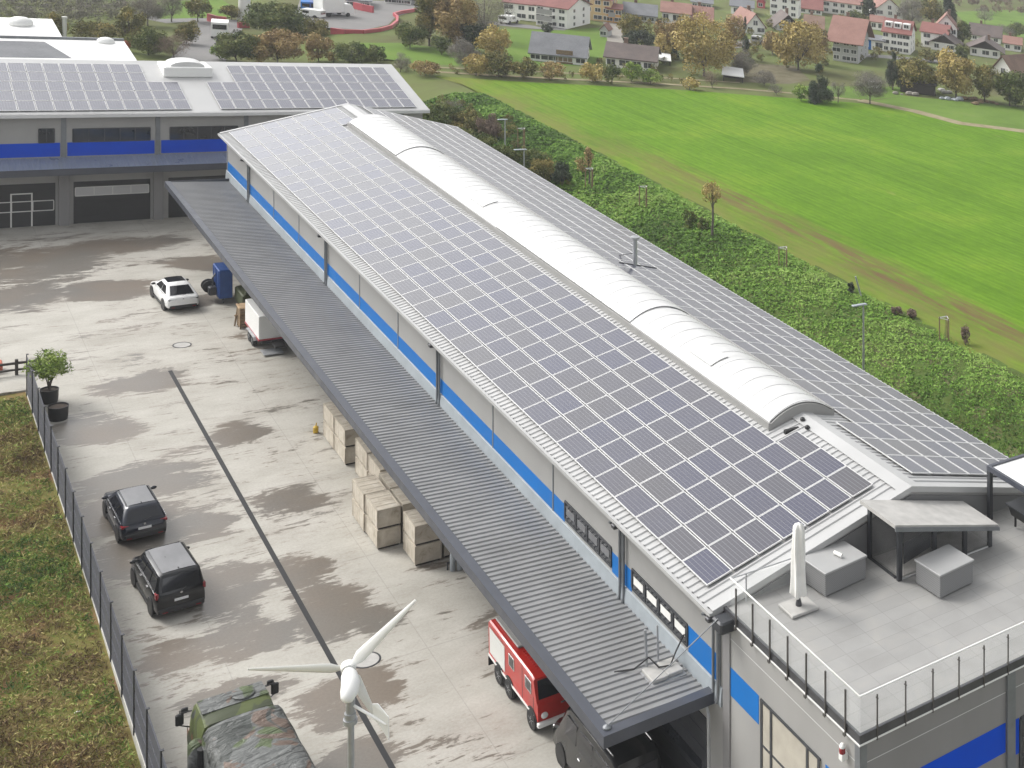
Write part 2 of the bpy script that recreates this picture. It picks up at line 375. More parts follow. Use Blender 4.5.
def field_extra(nt, col):
    v = pos(nt, (1, 1, 1), radians(-3)); mp = N(nt, 'ShaderNodeMapping')
    mp.inputs['Scale'].default_value = (1.2, .03, 1); nt.links.new(v, mp.inputs['Vector'])
    st = noise(nt, mp.outputs[0], 1.0, 5, .65, .1)
    col = mixc(nt, .5, col, ramp(nt, st, [(.3, (.55, .62, .5)), (.5, (1, 1, 1)), (.68, (1.35, 1.2, 1.15))]), 'MULTIPLY')
    wv = N(nt, 'ShaderNodeTexWave'); wv.bands_direction = 'X'; wv.inputs['Scale'].default_value = .42; wv.inputs['Distortion'].default_value = 1.2; wv.inputs['Detail'].default_value = 4; wv.inputs['Detail Scale'].default_value = .6
    nt.links.new(v, wv.inputs['Vector']); col = mixc(nt, .16, col, ramp(nt, wv.outputs['Fac'], [(0, (.6, .65, .5)), (1, (1.25, 1.2, 1.1))]), 'MULTIPLY')
    fn = noise(nt, pos(nt, (1, .35, 1)), 1.6, 8, .75); col = mixc(nt, .55, col, ramp(nt, fn, [(.3, (.6, .65, .55)), (.7, (1.3, 1.25, 1.2))]), 'MULTIPLY')
    sp = noise(nt, pos(nt, (.25, .12, 1)), .6, 4, .5, .2)
    col = mixc(nt, maprange(nt, sp, .68, .76, 0, .55), col, (.25, .22, .09))
    # bare tilled strip along the bank
    sep = N(nt, 'ShaderNodeSeparateXYZ'); g = N(nt, 'ShaderNodeNewGeometry'); nt.links.new(g.outputs['Position'], sep.inputs[0])
    en = noise(nt, pos(nt, (.5, .05, 1)), 1.0, 6, .65, .3)
    x = math_(nt, 'ADD', sep.outputs[0], math_(nt, 'MULTIPLY', math_(nt, 'SUBTRACT', en, .5), 5))
    d = math_(nt, 'ABSOLUTE', math_(nt, 'SUBTRACT', x, 49.7))
    soil = maprange(nt, d, 3.6, .8, 0, .95)
    e2 = maprange(nt, noise(nt, pos(nt, (.9, .09, 1)), 1.1, 6, .7), .42, .58)
    fade = maprange(nt, sep.outputs[1], 85, 50)
    soil = math_(nt, 'MULTIPLY', math_(nt, 'MULTIPLY', soil, e2), fade)
    col = mixc(nt, soil, col, (.13, .08, .045))
    fr = maprange(nt, x, 53, 46, 0, .7); fr = math_(nt, 'MULTIPLY', fr, maprange(nt, noise(nt, pos(nt, (.4, .15, 1)), .8, 6, .65), .35, .6))
    return mixc(nt, fr, col, (.165, .155, .05))
M['field'] = ground_mat('young_crop_field', [(.3, (.085, .170, .014)), (.5, (.105, .205, .017)), (.7, (.145, .235, .024))], .07, extra=field_extra, bm=.25)
M['field2'] = ground_mat('far_green_meadow', [(.3, (.09, .15, .03)), (.6, (.125, .20, .04)), (.8, (.16, .19, .06))], .12)
M['bank_dry'] = ground_mat('dry_scrub_ground', [(.3, (.09, .085, .05)), (.5, (.14, .125, .08)), (.7, (.17, .155, .11))], .4)
M['path'] = ground_mat('earth_path', [(.3, (.20, .16, .1)), (.6, (.28, .25, .16))], .6)

def leaf_mat(name, cols):
    m, nt, b = newmat(name); a = N(nt, 'ShaderNodeAttribute'); a.attribute_name = 'tint'
    k = len(cols); col = ramp(nt, a.outputs['Fac'], [((i+.5)/k, c) for i, c in enumerate(cols)])
    nt.links.new(col, b.inputs['Base Color']); b.inputs['Roughness'].default_value = .75; b.inputs['Specular IOR Level'].default_value = .25
    return m
LEAF = {
 'green': leaf_mat('green_leaves', [(.05, .07, .022), (.085, .12, .032), (.14, .165, .045), (.20, .20, .065)]),
 'olive': leaf_mat('olive_autumn_leaves', [(.085, .085, .03), (.15, .15, .045), (.24, .21, .065), (.33, .26, .09)]),
 'yellow': leaf_mat('yellow_autumn_leaves', [(.23, .18, .065), (.37, .29, .10), (.50, .39, .14), (.54, .43, .19)]),
 'orange': leaf_mat('orange_autumn_leaves', [(.21, .145, .075), (.33, .235, .105), (.44, .32, .14), (.38, .31, .14)]),
 'bare': leaf_mat('bare_twigs', [(.13, .12, .105), (.18, .168, .148), (.24, .22, .19), (.2, .175, .13)]),
 'rust': leaf_mat('rusty_twigs', [(.14, .105, .085), (.2, .145, .115), (.25, .18, .14), (.21, .17, .1)]),
 'dark': leaf_mat('dark_conifer_needles', [(.022, .034, .022), (.035, .052, .031), (.052, .07, .04), (.065, .078, .047)]),
 'fresh': leaf_mat('fresh_green_leaves', [(.10, .16, .03), (.18, .27, .045), (.27, .36, .07), (.33, .4, .12)]),
 'bank': leaf_mat('bank_cover_leaves', [(.045, .095, .012), (.09, .185, .022), (.145, .275, .034), (.22, .33, .07)]),
 'straw': leaf_mat('rough_grass_blades', [(.10, .06, .03), (.27, .19, .08), (.42, .36, .15), (.26, .30, .07), (.13, .25, .03), (.045, .095, .02)]),
}
def leaf_object(name, P, nrm, size, tint, mat, aspect=1.0, parent=None):
    """one mesh of small leaf-sized quads; P survey coordinates relative to the base"""
    n = len(P); nrm = nrm / (np.linalg.norm(nrm, axis=1, keepdims=True) + 1e-9)
    r = rng.normal(size=(n, 3)); a = np.cross(nrm, r); a /= (np.linalg.norm(a, axis=1, keepdims=True) + 1e-9); b = np.cross(nrm, a)
    a = a * (size[:, None]); b = b * (size[:, None] * aspect)
    bend = nrm * (size[:, None] * .25)
    Q = np.stack([P - a*.9, P - b*.55 + bend, P + a, P + b*.6 + bend], 1).reshape(-1, 3); Q = Lin(Q)
    me = bpy.data.meshes.new(name); me.vertices.add(4*n); me.vertices.foreach_set('co', Q.astype(np.float32).ravel())
    me.loops.add(4*n); me.loops.foreach_set('vertex_index', np.arange(4*n, dtype=np.int32))
    me.polygons.add(n); me.polygons.foreach_set('loop_start', np.arange(0, 4*n, 4, dtype=np.int32)); me.polygons.foreach_set('loop_total', np.full(n, 4, dtype=np.int32))
    at = me.attributes.new('tint', 'FLOAT', 'POINT'); at.data.foreach_set('value', np.repeat(tint, 4).astype(np.float32))
    me.materials.append(mat); me.update(calc_edges=True)
    o = bpy.data.objects.new(name, me); COL.objects.link(o)
    if parent: o.parent = parent
    return o

# ================================================================== the setting
def grid_sheet(name, xs, ys, zf, mat, mask=None):
    X, Y = np.meshgrid(xs, ys); Z = zf(X, Y); n = len(xs)
    v = Lin(np.stack([X.ravel(), Y.ravel(), Z.ravel()], 1)); f = []
    for j in range(len(ys)-1):
        for i in range(n-1):
            if mask is None or mask((xs[i]+xs[i+1])/2, (ys[j]+ys[j+1])/2): f.append((j*n+i, j*n+i+1, (j+1)*n+i+1, (j+1)*n+i))
    o = bpy.data.objects.new(name, mesh_from(name, v, f, [mat], smooth=60)); COL.objects.link(o); o['kind'] = 'structure'; return o
xs = np.concatenate([np.linspace(-300, -30, 14), np.linspace(-25, 26, 52), np.linspace(27, 46, 39), np.linspace(48, 160, 40), np.linspace(170, 1500, 40)])
ys = np.concatenate([np.linspace(-90, -30, 13), np.linspace(-28, 90, 119), np.linspace(95, 300, 42), np.linspace(320, 1600, 30)])
grid_sheet('ground', xs, ys, hz, M['meadow'])
grid_sheet('embankment', np.linspace(27, 45.5, 30), np.linspace(-40, 100, 120), lambda X, Y: hz(X, Y)+.03+.08*np.sin(X*1.9+Y*.7)*np.sin(Y*1.3), M['bank_soil'])
grid_sheet('rough_ground', np.linspace(-60, -6.62, 60), np.linspace(-60, 33, 100), lambda X, Y: hz(X, Y)+.19+.12*np.sin(X*1.1+Y*.4)*np.cos(Y*.9-X*.3)*sstep(-6.7, -8.5, X), M['rough'])
def ribbon(name, pts, w, dz, mat):
    pts = [np.array(p[:2], float) for p in pts]; v = []; f = []
    for i, p in enumerate(pts):
        d = pts[min(i+1, len(pts)-1)]-pts[max(i-1, 0)]; d /= np.linalg.norm(d); nn = np.array([-d[1], d[0]])
        for s in (-1, 1):
            q = p+nn*s*w/2; v.append((q[0], q[1], float(hz(p[0], p[1]))+dz))
        if i: f.append((2*i-2, 2*i-1, 2*i+1, 2*i))
    o = bpy.data.objects.new(name, mesh_from(name, Lin(v), f, [mat])); COL.objects.link(o); o['kind'] = 'structure'; return o
def flat_poly(name, pxs, dz, mat, z=None):
    pts = [G(px, py) if z is None else G(px, py, z) for px, py in pxs]
    v = [(p[0], p[1], 2.0-.05+dz if z is None else z+dz) for p in pts]
    o = bpy.data.objects.new(name, mesh_from(name, Lin(v), [tuple(range(len(v)))], [mat])); COL.objects.link(o); o['kind'] = 'structure'; return o
# the field: from the top of the bank to the far track
far_edge = [G(px, py) for px, py in ((432, 76), (520, 82), (600, 86), (680, 90), (760, 96), (830, 101), (880, 105), (915, 112), (960, 124), (1024, 132))]
fv = []; ff = []
for i, p in enumerate(far_edge):
    # march from the far edge back down to the bank line, following the rows
    for t in np.linspace(0, 1, 12):
        a = np.array([44.6+.9*t*0, 110-135*i/(len(far_edge)-1)]); q = a*(1-t)+p[:2]*t; fv.append((q[0], q[1], 1.985))
    if i:
        for k in range(11): ff.append(((i-1)*12+k, (i-1)*12+k+1, i*12+k+1, i*12+k))
n0 = len(fv); fv += [(44.6, -120, 1.985), (260, -120, 1.985), tuple(np.append(far_edge[-1][:2]+np.array([60, -60]), 1.985))]
ff.append((9*12, n0, n0+1, n0+2, 9*12+11))
o = bpy.data.objects.new('field', mesh_from('field', Lin(fv), ff, [M['field']])); COL.objects.link(o); o['kind'] = 'structure'
flat_poly('far_meadow', [(872, 101), (905, 96), (1030, 108), (1080, 140), (1024, 131), (960, 123), (915, 111)], .02, M['field2'])
flat_poly('hill_meadow', [(955, 12), (1000, 10), (1090, 14), (1090, 44), (1010, 36), (965, 24)], .02, M['field2'])
ribbon('earth_path', [G(px, py) for px, py in ((860, 100.5), (880, 104.5), (915, 111.5), (960, 123.5), (1024, 131.5), (1080, 134))], 2.6, .06, M['path'])
ribbon('field_track', [G(px, py) for px, py in ((420, 71), (500, 76), (580, 80), (660, 84), (740, 89), (800, 94), (860, 100.5))], 1.1, .05, M['path'])
ribbon('upper_track', [G(px, py) for px, py in ((420, 67), (520, 71), (600, 75), (680, 79), (740, 83))], .9, .05, M['path'])
flat_poly('garden_meadow', [(800, 86), (900, 87), (905, 96), (872, 100), (800, 95)], .015, M['field2'])
flat_poly('house_meadow', [(495, 29), (570, 30), (606, 27), (612, 52), (590, 66), (520, 66), (500, 60)], .015, M['field2'])
flat_poly('pond_meadow', [(355, 45), (400, 43), (470, 52), (500, 60), (470, 66), (420, 64), (360, 62)], .015, M['field2'])
flat_poly('park_meadow', [(150, 3), (300, -6), (310, 10), (262, 16), (205, 18), (160, 19)], .02, M['field2'], 0)
ribbon('side_road', [G(px, py, 0) for px, py in ((196, 64), (203, 52), (212, 38), (219, 27), (216, 20), (190, 18), (150, 20))], 6.0, .03, M['asphalt'])
flat_poly('works_yard', [(300, 33), (330, 30), (365, 30), (388, 25), (396, 17), (418, 10), (420, 1), (300, 0), (296, 14)], .035, M['asphalt'])
ribbon('village_street', [G(px, py) for px, py in ((700, 50), (770, 40), (860, 55), (900, 58), (940, 62), (965, 60))], 5, .05, M['asphalt'])
ribbon('village_lane', [G(px, py) for px, py in ((480, 22), (530, 27), (552, 29), (572, 18), (580, 6), (578, -6))], 4.5, .05, M['asphalt'])
ribbon('garage_lane', [G(px, py) for px, py in ((612, 22), (616, 34), (618, 44))], 3.5, .05, M['gravel'])
flat_poly('allotment', [(742, 63), (795, 66), (810, 80), (790, 84), (735, 82)], .02, M['bank_dry'])
# concrete yard and its drain
yb = MB().box(-6.58, 27, -42, 32.7, -.28, 0).box(-60, 27, 32.7, 75, -.28, 0); yd = solo('yard', yb, M['yard'], kind='structure')
solo('drain_channel', MB().box(-.10, .10, -34, 32.6, -.03, .006), M['black'], kind='structure')
for (px, py, rr, lab) in ((182, 345, .5, 'square edged round manhole beyond the end of the drain line'), (366, 660, .55, 'round manhole cover beside the drain line near the wind turbine')):
    P = G(px, py, 0); mb = MB().lathe([(rr, 0), (rr, .012), (rr-.07, .012), (rr-.07, .006), (.01, .006)], n=28)
    mb.m = [1 if i >= 28*3 else 0 for i in range(len(mb.f))]
    solo('manhole_cover', mb, [M['dark_steel'], M['slabstone']], lab, 'manhole cover', base=P)

# retaining wall and fence along the yard
solo('retaining_wall', MB().box(-6.62, -6.585, -40, 32.5, -1.2, -.02), M['concrete_wall'], 'pale concrete retaining wall under the dark mesh fence', 'wall')
fence = thing('mesh_fence', 'long dark grey mesh fence along the edge of the concrete yard', 'fence', (-6.6, 0, 0))
ypost = [32.0-2.5*i for i in range(29)]
def mesh_alpha():
    m, nt, b = newmat('fence_mesh_wire'); b.inputs['Base Color'].default_value = (.075, .078, .095, 1); b.inputs['Roughness'].default_value = .6
    v = pos(nt); w = N(nt, 'ShaderNodeTexWave'); w.bands_direction = 'Y'; w.inputs['Scale'].default_value = 5; nt.links.new(v, w.inputs['Vector'])
    nt.links.new(maprange(nt, w.outputs['Fac'], 0, 1, .93, 1.0), b.inputs['Alpha']); return m
M['mesh'] = mesh_alpha()
for i in range(len(ypost)-1):
    a, b = ypost[i]-.06, ypost[i+1]+.06
    mb = MB().box(-.006, .006, b, a, .04, 2.16)
    for k in range(4): mb.box(-.022, .022, b, a, .1+k*.66, .13+k*.66)
    part('mesh_panel', mb, M['mesh'], fence)
for y in ypost: part('post', MB().box(-.05, -.008, y-.04, y+.04, -.12, 2.28).box(-.055, .055, y-.05, y+.05, 2.28, 2.31), M['anthracite'], fence)

# ================================================================== the long hall
XW, XE, XR, XO = 7.6, 7.15, 16.1, 24.95
ZE, ZR = 8.85, 11.12
Y0, Y1 = -17.5, 56.2
def zroof(x): return ZR-.2536*abs(x-XR)
hall = thing('warehouse_hall', 'long grey industrial hall with a solar covered gable roof and blue stripe', 'warehouse', (XW, 0, 0))
def L(mb, x=-XW, y=0, z=0): mb.v = [(a+x, b+y, c+z) for a, b, c in mb.v]; return mb
mb = MB()
mb.box(XW, XW+.3, Y0, Y1, 0, ZE-.12); mb.box(24.2, 24.5, Y0+.02, Y1, 0, ZE-.12)
for y in (Y0+.05, Y1-.35): mb.prism([(XW+.3, 0), (24.2, 0), (24.2, zroof(24.2)-.14), (XR, ZR-.16), (XW+.3, zroof(XW+.3)-.14)], 'y', y, y+.3)
part('wall', L(mb), M['wall_grey'], hall)
# roof sheets: trapezoid ribs running from eave to ridge
rb = MB(); pitch = .36; yy = Y0
prof = []
while yy < Y1-.01:
    prof += [(yy, 0), (yy+.22, 0), (yy+.26, .05), (yy+.32, .05)]; yy += pitch
prof.append((Y1, 0))
vs = []; fs = []
for (y, h) in prof:
    for x in (XE, XR): vs.append((x, y, zroof(x)+h))
    for x in (XR, XO): vs.append((x, y, zroof(x)+h))
for i in range(len(prof)-1):
    fs += [(4*i, 4*i+1, 4*i+5, 4*i+4), (4*i+2, 4*i+3, 4*i+7, 4*i+6)]
rb.add(vs, fs); rb.add([(XE, Y0, ZE-.06), (XR, Y0, ZR-.06), (XO, Y0, ZE-.06), (XE, Y1, ZE-.06), (XR, Y1, ZR-.06), (XO, Y1, ZE-.06)], [(0, 3, 4, 1), (1, 4, 5, 2)])
roof = part('roof', L(rb), M['roof'], hall)
for (ra, rb_) in ((Y0-.03, -9.6), (50.2, Y1)):
  mb = MB()
  for (xa, xb) in ((15.55, XR), (XR, 16.65)):
    mb.quad((xa, ra, zroof(xa)+.075), (xb, ra, zroof(xb)+.075), (xb, rb_, zroof(xb)+.075), (xa, rb_, zroof(xa)+.075))
  part('ridge_cap', L(mb), M['ridge'], roof)
mb = MB()
for (a, b) in ((XE-.02, XR), (XR, XO)):
    p = [(a, Y0-.06, zroof(a)+.09), (b, Y0-.06, zroof(b)+.09), (b, Y0+.28, zroof(b)+.09), (a, Y0+.28, zroof(a)+.09)]
    q = [(x, y, z-.24) for x, y, z in p[:2]]
    mb.quad(*p); mb.quad(q[0], q[1], p[1], p[0])
part('verge_trim', L(mb), M['ridge'], roof); mb = MB()
for (a, b) in ((XE-.02, XR), (XR, XO)):
    p = [(a, Y1-.2, zroof(a)+.09), (b, Y1-.2, zroof(b)+.09), (b, Y1+.1, zroof(b)+.09), (a, Y1+.1, zroof(a)+.09)]; mb.quad(*p)
part('verge_trim', L(mb), M['ridge'], roof)
mb = MB().box(XE-.13, XE-.01, Y0-.05, Y1+.05, ZE-.10, ZE+.01).box(XE-.15, XE-.13, Y0-.05, Y1+.05, ZE-.10, ZE+.03).box(XE-.13, XW, Y0, Y1, ZE-.15, ZE-.11)
part('gutter', L(mb), M['ridge'], hall)
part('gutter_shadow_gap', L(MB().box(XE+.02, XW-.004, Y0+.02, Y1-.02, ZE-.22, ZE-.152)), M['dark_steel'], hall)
# barrel skylight along the ridge
SK0, SK1, SXL, SXR = -9.75, 49.9, 14.45, 17.75
mb = MB(); ns = 14
def arc(y, dz=0, k=1):
    r = []
    for i in range(ns+1):
        t = i/ns; x = SXL+(SXR-SXL)*t; r.append((x, y, zroof(SXL)+.30+(1-(2*t-1)**2)*.60*k+dz))
    return r
segs = [SK0, 3.2, 20.6, 39.0, SK1]
vs = []; fs = []; mi_ = []
for k in range(len(segs)-1):
    dz = .0 if k % 2 == 0 else .07
    ya, yb_ = segs[k]+(.0 if k == 0 else .02), segs[k+1]
    ny = int((yb_-ya)/1.05)
    for j in range(ny):
        a, b = ya+(yb_-ya)*j/ny, ya+(yb_-ya)*(j+1)/ny
        for (p, q, e) in ((a, b-.07, dz), (b-.07, b, dz+.012)):
            base = len(vs); vs += arc(p, e)+arc(q, e)
            fs += [(base+i, base+i+1, base+ns+2+i, base+ns+1+i) for i in range(ns)]; mi_ += [0 if q == b-.07 else 1]*ns
mb.add(vs, fs); mb.m = mi_
for (ya, yb_) in ((4.4, 6.4), (24.0, 26.0), (-4.0, -2.0), (40.5, 42.5)):
    vv = []; k0, k1 = 2, 6
    for y in (ya, yb_): vv += arc(y, .06)[k0:k1+1]+arc(y, .03)[k0:k1+1]
    m_ = k1-k0+1; hb = MB().add(vv, [(i, i+1, 2*m_+i+1, 2*m_+i) for i in range(m_-1)]+[(i, m_+i, m_+i+1, i+1) for i in range(m_-1)]+[(2*m_+i, 2*m_+i+1, 3*m_+i+1, 3*m_+i) for i in range(m_-1)]+[(0, 2*m_, 3*m_, m_), (m_-1, 2*m_-1, 4*m_-1, 3*m_-1)])
    part('skylight_vent_flap', L(hb), M['skylight'], roof)
sky = part('skylight', L(mb), [M['skylight'], M['alu']], roof, smooth=40)
mb = MB()
mb.box(SXL-.1, SXL, SK0-.1, SK1+.1, zroof(SXL)-.05, zroof(SXL)+.33); mb.box(SXR, SXR+.1, SK0-.1, SK1+.1, zroof(SXR)-.05, zroof(SXL)+.33)
for y in (SK0-.1, SK1):
    top = [(x, z) for x, _, z in arc(0, -.04)]; mb.prism([(SXL, zroof(SXL)-.02), (XR, ZR+.02), (SXR, zroof(SXR)-.02)]+top[::-1], 'y', y, y+.1)
part('skylight_curb', L(mb), M['wall_grey'], roof)
for y in (SK0, 20.6, 3.2, 39.0):
    mb = MB()
    a = arc(y, .045); b = arc(y, .075)
    for i in range(ns): mb.quad(a[i], a[i+1], b[i+1], b[i]); 
    a2 = arc(y+.08, .075)
    for i in range(ns): mb.quad(b[i], b[i+1], a2[i+1], a2[i])
    part('skylight_flashing', L(mb), M['alu'], roof)
# wall bands, joints, flashing
joints = [55.9, 49.05, 42.3, 36.0, 30.1, 23.2, 16.5, 10.2, 3.2, -3.45, -9.85, -17.25]
for i in range(len(joints)-1):
    a, b = joints[i]-.08, joints[i+1]+.08; mb = MB()
    if i < 9: mb.box(XW-.012, XW, b, a, 5.98, 6.72)
    elif i == 9: mb.box(XW-.012, XW, b, -9.0, 5.98, 6.8); part('blue_band', L(MB().box(XW-.012, XW, -4.6, a, 5.98, 6.75)), M['blue'], hall)
    else: mb.box(XW-.012, XW, -10.65, a, 5.98, 6.82); part('blue_band', L(MB().box(XW-.012, XW, b, -15.05, 5.98, 6.95)), M['blue'], hall)
    part('blue_band', L(mb), M['blue'], hall)
for y in joints: part('wall_joint_strip', L(MB().box(XW-.022, XW-.003, y-.05, y+.05, 5.3, ZE-.2)), M['zinc'], hall)
mb = MB().prism([(XW-.003, 5.95), (XW-.06, 5.93), (XW-.1, 5.45), (XW-.1, 5.28), (XW-.003, 5.28)], 'y', Y0+.05, Y1-.05)
part('base_flashing', L(mb), M['flash'], hall)
for y in (49.05, 29.6, 10.1, -10.0, -17.1):
    for dy in (-.16, .16):
        mb = MB().tube([(XE-.08, y+dy-.25, ZE-.12), (XE-.08, y+dy-.02, ZE-.3), (XW-.1, y+dy, ZE-.55), (XW-.1, y+dy, 5.5), (XW-.16, y+dy, 5.35)], .055, 8)
        part('downpipe', L(mb), M['zinc'], hall, smooth=40)
    part('pipe_hopper', L(MB().bbox(XE-.22, XE-.02, y-.5, y-.25, ZE-.3, ZE-.13, .03)), M['dark_steel'], hall)
# tilted clerestory windows in the last two bays
for (a, b) in ((-8.95, -4.68), (-15.0, -10.72)):
    fr = MB().box(XW-.05, XW-.004, a, b, 6.12, 6.2).box(XW-.05, XW-.004, a, b, 6.9, 6.98)
    n = 4; w = (b-a)/n
    for k in range(n+1): fr.box(XW-.05, XW-.004, a+k*w-.04, a+k*w+.04, 6.2, 6.9)
    wf = part('window', L(fr), M['anthracite'], hall)
    gl = MB()
    for k in range(n): gl.box(XW-.03, XW-.012, a+k*w+.04, a+(k+1)*w-.04, 6.2, 6.9)
    part('pane', L(gl), M['glass'], wf)
    for k in range(n):
        part('blind', L(MB().box(XW-.04, XW-.032, a+k*w+.16, a+(k+1)*w-.16, 6.42, 6.72)), M['canvas'] if a < -9 else M['rim'], wf)
# sectional doors below the canopy
for i in range(len(joints)-1):
    a, b = joints[i+1]+.9, joints[i]-.9
    if b > 50: continue
    d = MB().box(XW-.04, XW-.004, a, b, .02, 4.2)
    for k in range(1, 7): d.box(XW-.052, XW-.04, a, b, k*.6-.02, k*.6+.02)
    dd = part('garage_door', L(d), M['anthracite'], hall)
    part('door_window_strip', L(MB().box(XW-.055, XW-.042, a+.3, b-.3, 2.1, 2.5)), M['glass'], dd)
# canopy
XC = 3.42; ZC = 5.58; CY0, CY1 = -17.0, 55.0
cv = []; cf = []; yy = CY0+.36; prof = []
while yy < CY1-.1: prof += [(yy, 0), (yy+.16, 0), (yy+.20, .055), (yy+.28, .055), (yy+.32, 0)]; yy += .33
for (y, h) in prof: cv += [(XC+.3, y, ZC-.10+h), (XW-.02, y, 5.32+h)]
cf = [(2*i, 2*i+1, 2*i+3, 2*i+2) for i in range(len(prof)-1)]
mb = MB().add(cv, cf)
canopy = part('canopy', L(mb), simple('canopy_sheet', (.235, .236, .238), .42, .0, .1, .7), hall)
mb = MB()
mb.box(XC, XC+.05, CY0, CY1, ZC-.42, ZC); mb.box(XC+.05, XW-.02, CY0, CY0+.05, ZC-.42, ZC); mb.box(XC+.05, XW-.02, CY1-.05, CY1, ZC-.42, ZC)
mb.box(XC+.05, XC+.33, CY0+.05, CY1-.05, ZC-.03, ZC-.001); mb.box(XC+.33, XW-.02, CY0+.05, CY0+.38, ZC-.03, ZC-.001)
mb.box(XC+.33, XC+.36, CY0+.38, CY1-.05, ZC-.16, ZC-.001)
part('canopy_fascia', L(mb), M['fascia'], canopy)
mb = MB().box(XC+.05, XW-.1, CY0+.05, CY1-.05, ZC-.41, ZC-.38)
part('canopy_soffit', L(mb), M['anthracite'], canopy)
for y in joints[1:-1]:
    part('canopy_beam', L(MB().box(XC+.4, XW-.05, y-.09, y+.09, ZC-.72, ZC-.42)), M['anthracite'], canopy)
part('rainwater_pipe', L(MB().tube([(XW-.35, CY0+.1, ZC-.42), (XW-.35, CY0-.05, ZC-.7), (XW-.32, CY0-.05, .2)], .06, 8)), M['steel'], hall, smooth=40)
# exhaust pipe with guy struts on the right slope
mb = MB(); z0 = zroof(19.9)
vp = part('flue_pipe', L(MB().tube([(19.9, 13.4, z0), (19.9, 13.4, z0+1.75)], .13, 12).lathe([(.16, 1.75), (.26, 1.80), (.26, 1.9), (.02, 1.98)], (19.9, 13.4, z0))), M['steel'], roof, smooth=40)
mb = MB().box(18.9, 21.3, 13.37, 13.43, 0, .05); mb.v = [(x, y, zroof(x)+.14+c) for x, y, c in mb.v]
mb.tube([(19.9, 13.4, z0+.9), (19.9, 15.4, z0+.15)], .03, 6)
part('flue_brace', L(mb), M['dark_steel'], roof)
mb = MB().box(14.7, 15.5, -10.65, -10.5, 10.78, 10.95)
mb.ell((15.55, -11.05, zroof(15.55)+.12), (.12, .12, .1)).ell((15.75, -10.4, zroof(15.75)+.12), (.12, .12, .1))
part('cable_entry', L(mb), M['black'], roof)

# solar panels: one framed module, copied
def panel_mesh(name, ax, mats, uvswap=False):
    """ax: vector up the slope (x,z) for the 1.08 side; long side along Y"""
    return None
def panel_at(mb, uv, p00, du, dv, fw=.036, h=.05, nrm=None):
    """one module: corner p00, edges du (short side), dv (long side)"""
    p00, du, dv = map(np.array, (p00, du, dv)); lu, lv = np.linalg.norm(du), np.linalg.norm(dv)
    n = np.cross(du, dv); n /= np.linalg.norm(n)
    if n[2] < 0: n = -n
    def P(u, v, k=0): return p00+du*u+dv*v+n*k
    a, b = fw/lu, fw/lv
    o_ = [P(0, 0, h), P(1, 0, h), P(1, 1, h), P(0, 1, h)]; i_ = [P(a, b, h), P(1-a, b, h), P(1-a, 1-b, h), P(a, 1-b, h)]; g_ = [q-n*.008 for q in i_]; l_ = [q-n*h for q in o_]
    base = len(mb.v); mb.v += [tuple(q) for q in o_+i_+g_+l_]
    for k in range(4):
        j = (k+1) % 4
        mb.f += [(base+k, base+j, base+4+j, base+4+k), (base+4+k, base+4+j, base+8+j, base+8+k), (base+12+k, base+12+j, base+j, base+k)]; mb.m += [0, 0, 0]
    mb.f.append((base+8, base+9, base+10, base+11)); mb.m.append(1)
def set_uv(me):
    uvl = me.uv_layers.new(name='UVMap'); ref = [(0, 0), (1, 0), (1, 1), (0, 1)]
    for p in me.polygons:
        if p.material_index == 1:
            for k, li in enumerate(p.loop_indices): uvl.data[li].uv = ref[k]
PU, PV, GU, GV = 1.058, 1.775, 1.083, 1.8
sl = .2536; cs = 1/sqrt(1+sl*sl)
def left_spots():
    r = []
    for j in range(40):
        for i in range(7 if (j < 3 or j >= 37) else 6): r.append((i, j))
    return r
left_template = None; n_ind = 0
cache = {}
def place_panel(side, i, j):
    global n_ind
    if side == 'L':
        x0 = 7.6+i*GU*.995; du = np.array([PU*cs, 0, PU*cs*sl])
    else:
        x0 = 24.6-i*GU*.995; du = np.array([-PU*cs, 0, PU*cs*sl])
    y = -16.35+j*GV; base = (x0, y, zroof(x0)+.10)
    if side not in cache:
        mb = MB(); panel_at(mb, None, (0, 0, 0), du, (0, PV, 0))
        me = mesh_from('solar_panel', Lin(mb.v), mb.f, [M['pvframe'], M['pv']], mb.m); set_uv(me); cache[side] = me
    o = bpy.data.objects.new('solar_panel', cache[side]); COL.objects.link(o); o.location = Lin(base)[0]
    if side == 'L': props(o, 'framed solar panel in the large array on the yard side of the hall roof', 'solar panel', 'solar panels on the yard side of the hall roof')
    else: props(o, 'grey shining solar panel on the field side of the long hall roof', 'solar panel', 'solar panels on the field side of the hall roof')
    n_ind += 1
for i, j in left_spots(): place_panel('L', i, j)
rest = MB()
for i, j in left_spots():
    if j < 9: place_panel('R', i, j)
    else:
        x0 = 24.6-i*GU*.995; y = -16.35+j*GV
        panel_at(rest, None, (x0, y, zroof(x0)+.10), (-PU*cs, 0, PU*cs*sl), (0, PV, 0))

